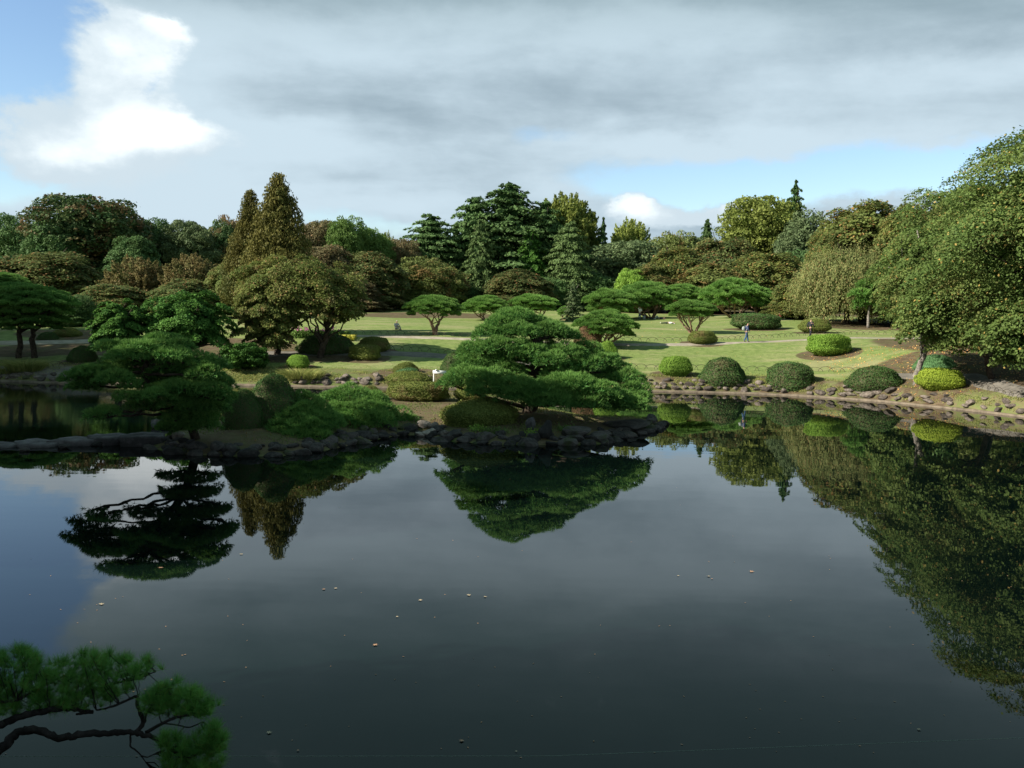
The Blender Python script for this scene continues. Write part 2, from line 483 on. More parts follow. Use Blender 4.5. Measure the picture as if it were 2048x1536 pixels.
for nm, px, yt, yb, w, Yc, mk, lab, sh in BUSH2:
    gx = at(px, yb, Yc)[0]; wm = w * px_m(Yc); gz = float(height(gx, Yc)); top = at(px, yt, Yc)[2]
    placed.append((nm, gx, Yc, gz - .15, wm, top - gz + .15, mk, lab, sh, .85))


# path centre lines (pixels on the ground)
def gline(pts, n=60):
    P = np.array([ground_hit(a, b) for a, b in pts])
    t = np.linspace(0, 1, len(P)); tt = np.linspace(0, 1, n)
    # Catmull-like smoothing by fine interpolation and averaging
    X = np.interp(tt, t, P[:, 0]); Y = np.interp(tt, t, P[:, 1])
    k = max(3, n // 12) | 1; ker = np.ones(k) / k
    Xp = np.convolve(np.pad(X, k // 2, mode='edge'), ker, 'valid'); Yp = np.convolve(np.pad(Y, k // 2, mode='edge'), ker, 'valid')
    return np.stack([Xp, Yp], 1)


PATH_UP = gline([(640, 670), (760, 673), (900, 677), (1060, 685), (1240, 690), (1400, 689), (1500, 685), (1620, 679), (1760, 677), (1880, 676), (2060, 668)], 120)
PATH_LOW = gline([(520, 708), (640, 707), (740, 705), (850, 710), (960, 718), (1090, 730), (1200, 741)], 80)
PATH_RIGHT = gline([(1750, 752), (1850, 752), (1930, 757), (1990, 770), (2060, 786), (2200, 810)], 50)
PATH_LEFT = gline([(-60, 742), (40, 741), (140, 740), (300, 735), (420, 725), (520, 708)], 60)
PATH_LEFT_UP = gline([(-60, 686), (40, 686), (140, 684), (300, 678)], 40)


def axis(parts):
    out = [np.array([parts[0][0]])]
    for a, b, st in parts:
        n = max(1, int(round((b - a) / st))); out.append(np.linspace(a, b, n + 1)[1:])
    return np.concatenate(out)


xs = axis([(-900, -200, 50), (-200, -70, 6), (-70, -40, 1.2), (-40, 40, .38), (40, 70, 1.2), (70, 200, 6), (200, 900, 50)])
ys = axis([(-300, -20, 20), (-20, -2, 2), (-2, 2, .2), (2, 30, 1.4), (30, 100, .38), (100, 160, .9), (160, 300, 4), (300, 1500, 60)])
XX, YY = np.meshgrid(xs, ys)
ZZ = height(XX, YY)
s = s_far(XX, YY)
soil = np.zeros_like(XX)
for p in placed:
    d = np.hypot((XX - p[1]) / (p[4] * .62 + .55), (YY - p[2]) / (p[4] * .55 + .7))
    soil = np.maximum(soil, np.clip((1.0 - d) / .22, 0, 1))
si = poly_sd(XX, YY, ISL)
soil = np.maximum(soil, np.clip(si * 3 + 1, 0, 1) * .60)
soil = np.maximum(soil, np.clip((s - 88) / 6, 0, 1))                       # leaf litter under the wood
bank = np.clip((4.2 - s) / 1.2, 0, 1) * np.clip((s + 2) / 1, 0, 1) * .50
soil = np.maximum(soil, bank)
# brown litter under the cherries on the right and below the trees on the left
for (px, py, rx, ry) in ((1930, 725, 6.5, 6), (1760, 650, 8, 9), (1990, 690, 9, 12), (2050, 740, 6, 6), (640, 712, 5.5, 2.6), (560, 712, 5, 3),
                         (150, 668, 5, 3), (50, 703, 4.2, 2.6), (250, 690, 9, 5), (430, 700, 7, 6), (720, 630, 9, 6), (900, 630, 12, 8)):
    h = ground_hit(px, py)
    d = np.hypot((XX - h[0]) / rx, (YY - h[1]) / ry)
    soil = np.maximum(soil, np.clip((1.1 - d) / .3, 0, 1))
soil = np.maximum(soil, np.clip(-.9 * (XX + .53 * YY + 4) / 2, 0, 1) * (s < 0))
nx, ny = len(xs), len(ys)
V = np.stack([XX, YY, ZZ], -1).reshape(-1, 3)
ii = np.arange(nx * ny).reshape(ny, nx)
Fq = np.stack([ii[:-1, :-1], ii[:-1, 1:], ii[1:, 1:], ii[1:, :-1]], -1).reshape(-1, 4)
gm = mesh('ground', V, Fq, smooth_=True)
at_ = gm.attributes.new('soil', 'FLOAT', 'POINT'); at_.data.foreach_set('value', soil.ravel().astype(np.float32))
m, nt, out = newmat('lawn_and_soil')
a = nt.nodes.new('ShaderNodeAttribute'); a.attribute_name = 'soil'; so = E(a.outputs['Fac'])
wp = worldpos()
n1 = noise(wp, .22, 5, .6, .4); n2 = noise(wp, 2.2, 5, .65); n3 = noise(wp, 14, 4, .7)
mp = nt.nodes.new('ShaderNodeMapping'); mp.inputs['Scale'].default_value = (.35, 1.4, 1); nt.links.new(wp.s, mp.inputs[0])
n4 = noise(E(mp.outputs[0]), .5, 6, .6)
grass = mixc(smooth(n2 + (n3 - .5) * .6, .3, .7), (0.130, 0.190, 0.052), (0.240, 0.295, 0.098))
grass = mixc(smooth(n1 * .55 + n4 * .55 + (n3 - .5) * .16, .50, .70) * .65, grass, (0.36, 0.32, 0.18))
grass = scalec(grass, n3 * .5 + .75)
dirt = mixc(smooth(n2 + (n3 - .5) * .5, .3, .75), (0.092, 0.064, 0.040), (0.195, 0.150, 0.095))
dirt = mixc(smooth(noise(wp, 1.1, 5, .65), .46, .62) * .6, dirt, (0.095, 0.115, 0.04))
edge = smooth(so + (n2 - .5) * .55 + (n3 - .5) * .35, .36, .62)
col = mixc(edge, grass, dirt)
p = principled(nt, col, .95, .1, n3 * .6 + n2 * .5, .7, .06); nt.links.new(p.outputs[0], out.inputs[0])
g = link('ground', gm, mat=m); tag(g, kind='structure')

# water
wv = np.array([[-400, -120, 0], [400, -120, 0], [400, 200, 0], [-400, 200, 0]], float)
m, nt, out = newmat('pond_water')
wp = worldpos()
mp = nt.nodes.new('ShaderNodeMapping'); mp.inputs['Scale'].default_value = (.5, 1.2, 1); nt.links.new(wp.s, mp.inputs[0])
sxx = nt.nodes.new('ShaderNodeSeparateXYZ'); nt.links.new(wp.s, sxx.inputs[0])
calm = smooth(E(sxx.outputs[0]) * -1.0 + E(sxx.outputs[1]) * -.02, 9, 15) * smooth(E(sxx.outputs[1]), 36, 40)
bmp = noise(E(mp.outputs[0]), .5, 2, .5) * 0.35 + noise(E(mp.outputs[0]), 6.0, 2, .5) * (calm * .22 + .012)
p = principled(nt, (0.0018, 0.0050, 0.0044), 0.012, 0.5, bmp, .55, .012)
p.inputs['IOR'].default_value = 1.33
nt.links.new(p.outputs[0], out.inputs[0])
w = link('water', mesh('water', wv, np.array([[0, 1, 2, 3]])), mat=m); tag(w, kind='structure')


# paths
def pathmat(name, c1, c2):
    m, nt, out = newmat(name); wp = worldpos()
    n = noise(wp, 1.5, 6, .6); n2 = noise(wp, 18, 4, .7)
    p = principled(nt, mixc(smooth(n * .6 + n2 * .4, .35, .65), c1, c2), .9, .15, n2, .4, .02)
    nt.links.new(p.outputs[0], out.inputs[0]); return m


M['path'] = pathmat('path_surface', (0.27, 0.23, 0.18), (0.44, 0.39, 0.32))
M['asphalt'] = pathmat('grey_path', (0.13, 0.12, 0.105), (0.24, 0.22, 0.19))


def path_strip(name, line, width, mat):
    d = np.gradient(line, axis=0); d /= np.linalg.norm(d, axis=1)[:, None]
    nrm = np.stack([-d[:, 1], d[:, 0]], 1)
    m_ = 7; offs = np.linspace(-1, 1, m_)
    wob_ = 1 + .10 * np.sin(np.arange(len(line)) * .7)
    P = []
    for o_ in offs:
        q = line + nrm * (width / 2 * o_ * wob_)[:, None]
        z = height(q[:, 0], q[:, 1]) + (.045 if abs(o_) < .99 else -.03)
        P.append(np.stack([q[:, 0], q[:, 1], z], 1))
    P = np.stack(P, 1); n = len(line); ii = np.arange(n * m_).reshape(n, m_)
    f = np.stack([ii[:-1, :-1], ii[1:, :-1], ii[1:, 1:], ii[:-1, 1:]], -1).reshape(-1, 4)
    tag(link(name, mesh(name, P.reshape(-1, 3), f, smooth_=True), mat=mat), kind='structure')


path_strip('path', PATH_UP, 1.3, M['path'])
path_strip('path', PATH_LOW, 2.4, M['asphalt'])
path_strip('path', PATH_RIGHT, 1.8, M['asphalt'])
path_strip('path', PATH_LEFT, 1.9, M['asphalt'])
path_strip('path', PATH_LEFT_UP, 2.2, M['path'])


# kerb along the far shore
def kerb():
    X = np.arange(-40, 45, .5); Y = np.interp(X, SHX, SHY)
    k = 9; ker = np.ones(k) / k; Y = np.convolve(np.pad(Y, k // 2, mode='edge'), ker, 'valid')
    prof = [(-.16, -.4), (-.16, .085), (-.13, .105), (.10, .115), (.14, .09), (.14, -.4)]
    P = np.array([[(x, y + a, b + .012 * math.sin(x * 1.7)) for a, b in prof] for x, y in zip(X, Y)])
    n, m_ = P.shape[:2]; ii = np.arange(n * m_).reshape(n, m_)
    f = np.stack([ii[:-1, :-1], ii[1:, :-1], ii[1:, 1:], ii[:-1, 1:]], -1).reshape(-1, 4)
    tag(link('kerb', mesh('kerb', P.reshape(-1, 3), f[:, ::-1]), mat=M['kerb']), kind='structure')


kerb()


# ------------------------------------------------------------------ geometry generators
def unit(v): return v / (np.linalg.norm(v, axis=-1, keepdims=True) + 1e-9)


def cards(P, N, L, W, along=None, g=rng):
    """diamond shaped leaves: centres P, normals N"""
    n = len(P)
    t = g.normal(size=(n, 3)) if along is None else along + g.normal(size=(n, 3)) * .25
    N = unit(N); t = unit(t - (t * N).sum(1, keepdims=True) * N); b = np.cross(N, t)
    L = np.broadcast_to(L, (n,))[:, None]; W = np.broadcast_to(W, (n,))[:, None]
    q = np.stack([P - t * L / 2, P + b * W / 2, P + t * L / 2, P - b * W / 2], 1)
    return q.reshape(-1, 3)


def card_mesh(name, q, rnd=None):
    n = len(q) // 4
    f = np.arange(n * 4).reshape(n, 4)
    return mesh(name, q, f, rnd if rnd is not None else rng.random(n))


def ball_dirs(n, g=rng, up=0.0):
    d = unit(g.normal(size=(n, 3)))
    if up: d[:, 2] += up; d = unit(d)
    return d


def clump_leaves(C, RR, n, L, W, up=.25, nz=.55, g=rng, fill=.25):
    """n leaves in total spread over clumps (centres C, radii RR (k,3))"""
    k = len(C)
    area = RR[:, 0] * RR[:, 1]; idx = g.choice(k, n, p=area / area.sum())
    d = ball_dirs(n, g, up)
    r = 1 - fill * g.random(n) ** 1.3
    stray = g.random(n) < .07; r = np.where(stray, 1 + .28 * g.random(n), r)
    P = C[idx] + d * RR[idx] * r[:, None]
    N = d / RR[idx]; N = unit(N) + g.normal(size=(n, 3)) * nz
    s = .45 + 1.0 * g.random(n)
    return cards(P, N, L * s, W * s, g=g), idx


def fib(n, zmin=-1.0):
    i = np.arange(n) + .5
    z = 1 - (1 - zmin) * i / n
    th = i * 2.399963
    r = np.sqrt(np.maximum(0, 1 - z * z))
    return np.stack([r * np.cos(th), r * np.sin(th), z], 1)


def proto_broad(seed, nl=42000, nc=150, flat=.7, cr=(.11, .25), leaf=.036, zmin=-.75, lobes=7, lob=.20, up=.25):
    """a leafy crown in the unit ball made of many rounded clumps"""
    g = np.random.default_rng(seed)
    D = fib(nc, zmin) + g.normal(size=(nc, 3)) * .10; D = unit(D)
    LD = unit(g.normal(size=(lobes, 3)) + [0, 0, .4])
    lobe = np.max(D @ LD.T, axis=1) ** 6
    rad = .70 + lob * lobe + g.normal(size=nc) * .05
    C = D * rad[:, None]
    rr = g.uniform(*cr, nc); RR = np.stack([rr, rr, rr * flat], 1)
    Ci = unit(g.normal(size=(nc // 3, 3))) * g.uniform(.2, .55, (nc // 3, 1))
    ri = g.uniform(.2, .3, nc // 3)
    C = np.concatenate([C, Ci]); RR = np.concatenate([RR, np.stack([ri, ri, ri * flat], 1)])
    q, idx = clump_leaves(C, RR, nl, leaf * 1.25, leaf, up=up, g=g)
    # inner mass of larger leaves keeps the sky from showing right through
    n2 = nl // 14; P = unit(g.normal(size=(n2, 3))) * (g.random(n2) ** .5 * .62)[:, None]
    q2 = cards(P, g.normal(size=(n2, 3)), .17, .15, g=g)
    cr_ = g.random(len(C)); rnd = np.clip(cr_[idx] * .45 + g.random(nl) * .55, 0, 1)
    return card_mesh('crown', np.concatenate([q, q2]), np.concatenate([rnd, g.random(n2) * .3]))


def proto_spiky(seed, nl=22000, nb=260, leaf=.04, upw=.9, ln=.30, zmin=-.6):
    """upright feathery sprays standing out of a rounded crown"""
    g = np.random.default_rng(seed)
    D = unit(fib(nb, zmin) + g.normal(size=(nb, 3)) * .12)
    base = D * g.uniform(.52, .74, (nb, 1))
    dr = unit(D + np.array([0, 0, upw]) + g.normal(size=(nb, 3)) * .2)
    idx = g.integers(0, nb, nl); t = g.random(nl)
    l = g.uniform(.6, 1.15, nb) * ln
    P = base[idx] + dr[idx] * (t * l[idx])[:, None] + g.normal(size=(nl, 3)) * (.045 * (1.15 - t))[:, None]
    q = cards(P, g.normal(size=(nl, 3)) + D[idx] * .6, leaf * 1.5, leaf * .8, along=dr[idx] * 1.2, g=g)
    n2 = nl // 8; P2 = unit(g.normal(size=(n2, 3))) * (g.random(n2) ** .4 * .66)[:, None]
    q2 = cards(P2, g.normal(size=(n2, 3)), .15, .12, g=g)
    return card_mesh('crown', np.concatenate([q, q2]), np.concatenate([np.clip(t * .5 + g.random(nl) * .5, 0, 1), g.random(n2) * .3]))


def proto_layered(seed, nl=42000, nc=170, leaf=.036):
    """broad trees whose foliage lies in tilted shelves (maple, cherry)"""
    g = np.random.default_rng(seed)
    D = unit(fib(nc, -.55) + g.normal(size=(nc, 3)) * .10)
    C = D * g.uniform(.58, .82, (nc, 1))
    rr = g.uniform(.11, .27, nc)
    idx = g.choice(nc, nl, p=rr ** 2 / (rr ** 2).sum())
    a = g.random(nl) * 2 * np.pi; r = np.sqrt(g.random(nl))
    loc = np.stack([r * np.cos(a), r * np.sin(a), .40 * (1 - r ** 2) - .10 + g.normal(size=nl) * .12], 1) * rr[idx][:, None]
    loc[:, 2] -= (loc[:, :2] * D[idx, :2]).sum(1) * .45            # shelves droop outwards
    P = C[idx] + loc
    N = np.array([0, 0, 1.0]) + D[idx] * .55 + g.normal(size=(nl, 3)) * .5
    s_ = .5 + 1.0 * g.random(nl); q = cards(P, N, leaf * 1.3 * s_, leaf * s_, g=g)
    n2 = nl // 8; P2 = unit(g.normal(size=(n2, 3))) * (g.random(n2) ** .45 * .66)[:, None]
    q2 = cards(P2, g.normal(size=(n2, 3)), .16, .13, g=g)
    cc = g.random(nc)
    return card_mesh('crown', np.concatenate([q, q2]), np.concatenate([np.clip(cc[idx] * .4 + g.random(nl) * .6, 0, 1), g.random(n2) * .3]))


def proto_conifer(seed, nl=24000, levels=15, per=9, shape=0.9, droop=.12, spray=.30, leaf=.040, top=.04, flat=.35, sag=0.10):
    """height -1..1, radius <= 1: tiers of branches with flat sprays"""
    g = np.random.default_rng(seed)
    P = []; A = []; rn = []
    z = np.linspace(-.95, .98, levels)
    tot = 0; br = []
    for k, zz_ in enumerate(z):
        u = (zz_ + 1) / 2
        rmax = (((1 - u ** 2.3) ** .62) if shape < 0 else (1 - u) ** shape) + top
        npb = max(4, int(per * (.5 + rmax)))
        for j in range(npb):
            az = 2 * np.pi * (j + g.random() * .7) / npb + k * 1.1
            br.append((zz_ + g.normal() * .02, az, rmax * g.uniform(.72, 1.12)))
    br = np.array(br); w = br[:, 2] + .12; idx = g.choice(len(br), nl, p=w / w.sum())
    t = g.random(nl) ** .7
    az = br[idx, 1]; rm = br[idx, 2]
    dirv = np.stack([np.cos(az), np.sin(az), np.zeros(nl)], 1); side = np.stack([-np.sin(az), np.cos(az), np.zeros(nl)], 1)
    wid = spray * rm * (1.05 - t) * (.4 + t) * 1.4
    so_ = g.uniform(-1, 1, nl) * wid
    pz = br[idx, 0] + flat * .1 * g.normal(size=nl) * .35 - droop * t ** 2 * rm + sag * .5 * np.sin(t * 3) * rm - np.abs(so_) * .25
    P = dirv * (t * rm)[:, None] + side * so_[:, None]; P[:, 2] = pz
    al = dirv * 1.0 + side * (np.sign(so_) * .8)[:, None] + np.array([0, 0, -.15])
    N = np.array([0, 0, 1.0]) + dirv * .35 + g.normal(size=(nl, 3)) * .5
    q = cards(P, N, leaf * 1.9, leaf * .85, along=al, g=g)
    n2 = nl // 8; u2 = g.random(n2); a2 = g.random(n2) * 6.28; r2 = (1 - u2) ** abs(shape) * .55 * np.sqrt(g.random(n2))
    P2 = np.stack([r2 * np.cos(a2), r2 * np.sin(a2), u2 * 1.9 - .95], 1)
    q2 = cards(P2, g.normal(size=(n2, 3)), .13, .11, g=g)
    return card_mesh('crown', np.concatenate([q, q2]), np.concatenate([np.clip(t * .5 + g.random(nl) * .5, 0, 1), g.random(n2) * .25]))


def proto_fluffy_cone(seed, nl=30000):
    """narrow cone of bushy tufts (dawn redwood)"""
    g = np.random.default_rng(seed); nc = 210
    u = (np.arange(nc) + .5) / nc; u = u ** 1.1
    rad = ((1 - u) ** .66) * .90 + .02
    az = np.arange(nc) * 2.39996 + g.normal(size=nc) * .3
    rad *= g.uniform(.80, 1.1, nc)
    C = np.stack([rad * np.cos(az), rad * np.sin(az), u * 1.93 - .95], 1)
    rr = (.10 + .17 * (1 - u)) * g.uniform(.8, 1.2, nc)
    RR = np.stack([rr * 1.2, rr * 1.2, rr * .55], 1)
    q, idx = clump_leaves(C, RR, nl, .05, .032, up=.3, g=g, fill=.5)
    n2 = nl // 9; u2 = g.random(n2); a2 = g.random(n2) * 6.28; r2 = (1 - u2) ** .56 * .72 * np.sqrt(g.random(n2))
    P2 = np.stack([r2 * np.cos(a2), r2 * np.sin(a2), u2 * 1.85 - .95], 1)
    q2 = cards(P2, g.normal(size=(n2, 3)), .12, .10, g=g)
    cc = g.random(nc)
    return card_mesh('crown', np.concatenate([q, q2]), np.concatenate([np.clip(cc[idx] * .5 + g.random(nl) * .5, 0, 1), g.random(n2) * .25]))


def proto_weeping(seed, nl=52000, ns=900):
    g = np.random.default_rng(seed)
    D = unit(fib(ns, .05) + g.normal(size=(ns, 3)) * .1); top = D * g.uniform(.55, 1.0, (ns, 1)); top[:, 2] = top[:, 2] * .95
    l = g.uniform(.25, .9, ns) * (top[:, 2] + 1)
    idx = g.integers(0, ns, nl); t = g.random(nl)
    P = top[idx].copy(); P[:, 2] -= t * l[idx]; P[:, :2] *= (1 + .18 * np.sin(t * 1.5))[:, None]
    P += g.normal(size=(nl, 3)) * .022
    q = cards(P, D[idx] + g.normal(size=(nl, 3)) * .6, .05, .017, along=np.array([[0, 0, -1.0]]).repeat(nl, 0) * 1.2, g=g)
    n2 = nl // 12; P2 = unit(g.normal(size=(n2, 3))) * (g.random(n2) ** .5 * .68)[:, None]
    q2 = cards(P2, g.normal(size=(n2, 3)), .13, .1, g=g)
    cc = g.random(ns)
    return card_mesh('crown', np.concatenate([q, q2]), np.concatenate([np.clip(cc[idx] * .5 + g.random(nl) * .5, 0, 1), g.random(n2) * .25]))


# ---- tubes
def tube(pts, rad, seg=7, cap=True, g=rng, rough=0.0):
    pts = np.asarray(pts, float); n = len(pts)
    rad = np.broadcast_to(rad, (n,)).astype(float)
    d = np.gradient(pts, axis=0); d = unit(d)
    ref = np.array([0, 0, 1.0]) if abs(d[0][2]) < .9 else np.array([1.0, 0, 0])
    u = unit(np.cross(d[0], ref)); V = []
    for i in range(n):
        u = unit(u - (u @ d[i]) * d[i]); v = np.cross(d[i], u)
        a = np.linspace(0, 2 * np.pi, seg, endpoint=False)
        rr = rad[i] * (1 + rough * g.normal(size=seg))
        V.append(pts[i] + (np.cos(a) * rr)[:, None] * u + (np.sin(a) * rr)[:, None] * v)
    V = np.concatenate(V); ii = np.arange(n * seg).reshape(n, seg); jj = np.roll(ii, -1, axis=1)
    f = np.stack([ii[:-1], jj[:-1], jj[1:], ii[1:]], -1).reshape(-1, 4)
    if cap:
        V = np.concatenate([V, [pts[-1] + d[-1] * rad[-1] * .5], [pts[0]]]); c = n * seg
        t3 = np.stack([ii[-1], jj[-1], np.full(seg, c), np.full(seg, c)], -1)
        b3 = np.stack([jj[0], ii[0], np.full(seg, c + 1), np.full(seg, c + 1)], -1)
        tri = np.concatenate([t3[:, :3], b3[:, :3]])
    else: tri = np.zeros((0, 3), int)
    return V, f, tri


class Tubes:
    def __init__(s): s.V = []; s.F = []; s.T = []; s.n = 0
    def add(s, pts, rad, seg=7, rough=0.05, cap=True):
        V, f, t = tube(pts, rad, seg, cap, rough=rough)
        s.V.append(V); s.F.append(f + s.n); s.T.append(t + s.n); s.n += len(V)
    def mesh(s, name): 
        return mesh(name, np.concatenate(s.V), [np.concatenate(s.F), np.concatenate(s.T)], smooth_=True)


def curve(a, b, sag=0.0, k=8, jit=0.0, g=rng, mid=None):
    a = np.asarray(a, float); b = np.asarray(b, float)
    t = np.linspace(0, 1, k)[:, None]
    m_ = (a + b) / 2 + np.array([0, 0, sag]) if mid is None else np.asarray(mid, float)
    P = (1 - t) ** 2 * a + 2 * t * (1 - t) * m_ + t ** 2 * b
    if jit:
        J = g.normal(size=P.shape) * jit; J[0] = 0; J[-1] = 0; P = P + J
    return P


def proto_trunk(seed, limbs=7, spread=.7):
    """height -1 (ground) .. +0.6, for scaled background trees"""
    g = np.random.default_rng(seed); T = Tubes()
    main = np.stack([g.normal(size=9).cumsum() * .012, g.normal(size=9).cumsum() * .012, np.linspace(0, 1, 9)], 1)
    T.add(main, np.linspace(.045, .012, 9) * np.array([1.5, 1.1] + [1] * 7), 8)
    for i in range(limbs):
        k = 3 + i % 5; az = i * 2.4 + g.random(); ln = spread * g.uniform(.25, .42)
        b = main[k] + np.array([math.cos(az) * ln, math.sin(az) * ln, g.uniform(.15, .3)])
        T.add(curve(main[k], b, -.03, 6, .01, g), np.linspace(.018, .005, 6), 5)
    return T.mesh('trunk')


# ------------------------------------------------------------------ prototypes
PR = {
 'broad': [proto_broad(11), proto_broad(12, flat=.55, lobes=5, lob=.26), proto_broad(13, nc=160, cr=(.12, .22))],
 'layered': [proto_layered(21), proto_layered(22, nc=160)],
 'spiky': [proto_spiky(31), proto_spiky(32, nb=340, ln=.24)],
 'cedar': [proto_conifer(41, nl=34000, levels=15, per=11, shape=-.5, droop=.05, spray=.46, sag=.18, top=.14), proto_conifer(42, nl=30000, levels=17, per=11, shape=-.6, droop=.10, spray=.36, sag=.10)],
 'cone': [proto_conifer(43, nl=30000, levels=18, shape=.5, droop=.2, spray=.40)],
 'sparse': [proto_conifer(44, nl=5500, levels=11, per=5, shape=.6, spray=.35, leaf=.06)],
 'fluffy': [proto_fluffy_cone(51), proto_fluffy_cone(52)],
 'weep': [proto_weeping(61)],
}
TRUNKS = [proto_trunk(71), proto_trunk(72), proto_trunk(73)]
for t in TRUNKS: t.materials.append(M['bark'])
cnt = {}


def tree(kind, name, px, Y, w, yt, yb, mk, label, group=None, dep=.95, cat='tree', rz=None, var=None, bark='bark', crownlow=None):
    """background tree: px centre, Y distance, w full width px, yt top px, yb crown bottom px"""
    k = cnt.get(kind, 0); cnt[kind] = k + 1
    pro = PR[kind][(k if var is None else var) % len(PR[kind])]
    T = at(px, yt, Y); B = at(px, yb, Y); x = T[0]
    gz = float(height(x, Y))
    rx = w * px_m(Y) / 2
    zb = max(B[2], gz - .3)
    if kind in ('broad', 'layered', 'spiky'): zb = zb - .12 * (T[2] - zb)
    zb = max(zb, gz - .6)
    hz = (T[2] - zb) / 2
    r = empty(name, (x, Y, gz), label, cat, group, rz=(k * 1.37 if rz is None else rz))
    link('trunk', TRUNKS[k % 3], r, M[bark], (0, 0, -.1), (rx * 1.1 if kind != 'fluffy' else rx, rx * 1.1, (T[2] - gz) * .86))
    if zb - gz > 1.5 or kind in ('layered', 'spiky', 'broad'):      # boughs reaching down to the undergrowth
        zt = zb + .45 * (T[2] - zb); hl = (zt - gz) / 2 + .4
        if kind not in ('sparse', 'fluffy', 'weep') and name != 'young_pine':
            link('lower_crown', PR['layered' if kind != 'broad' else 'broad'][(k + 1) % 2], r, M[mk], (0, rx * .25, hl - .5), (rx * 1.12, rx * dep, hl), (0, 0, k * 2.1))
    kk = 1.06 if kind in ('broad', 'layered', 'spiky') else 1.0
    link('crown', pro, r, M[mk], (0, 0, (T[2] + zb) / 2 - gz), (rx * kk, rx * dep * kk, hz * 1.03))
    return r


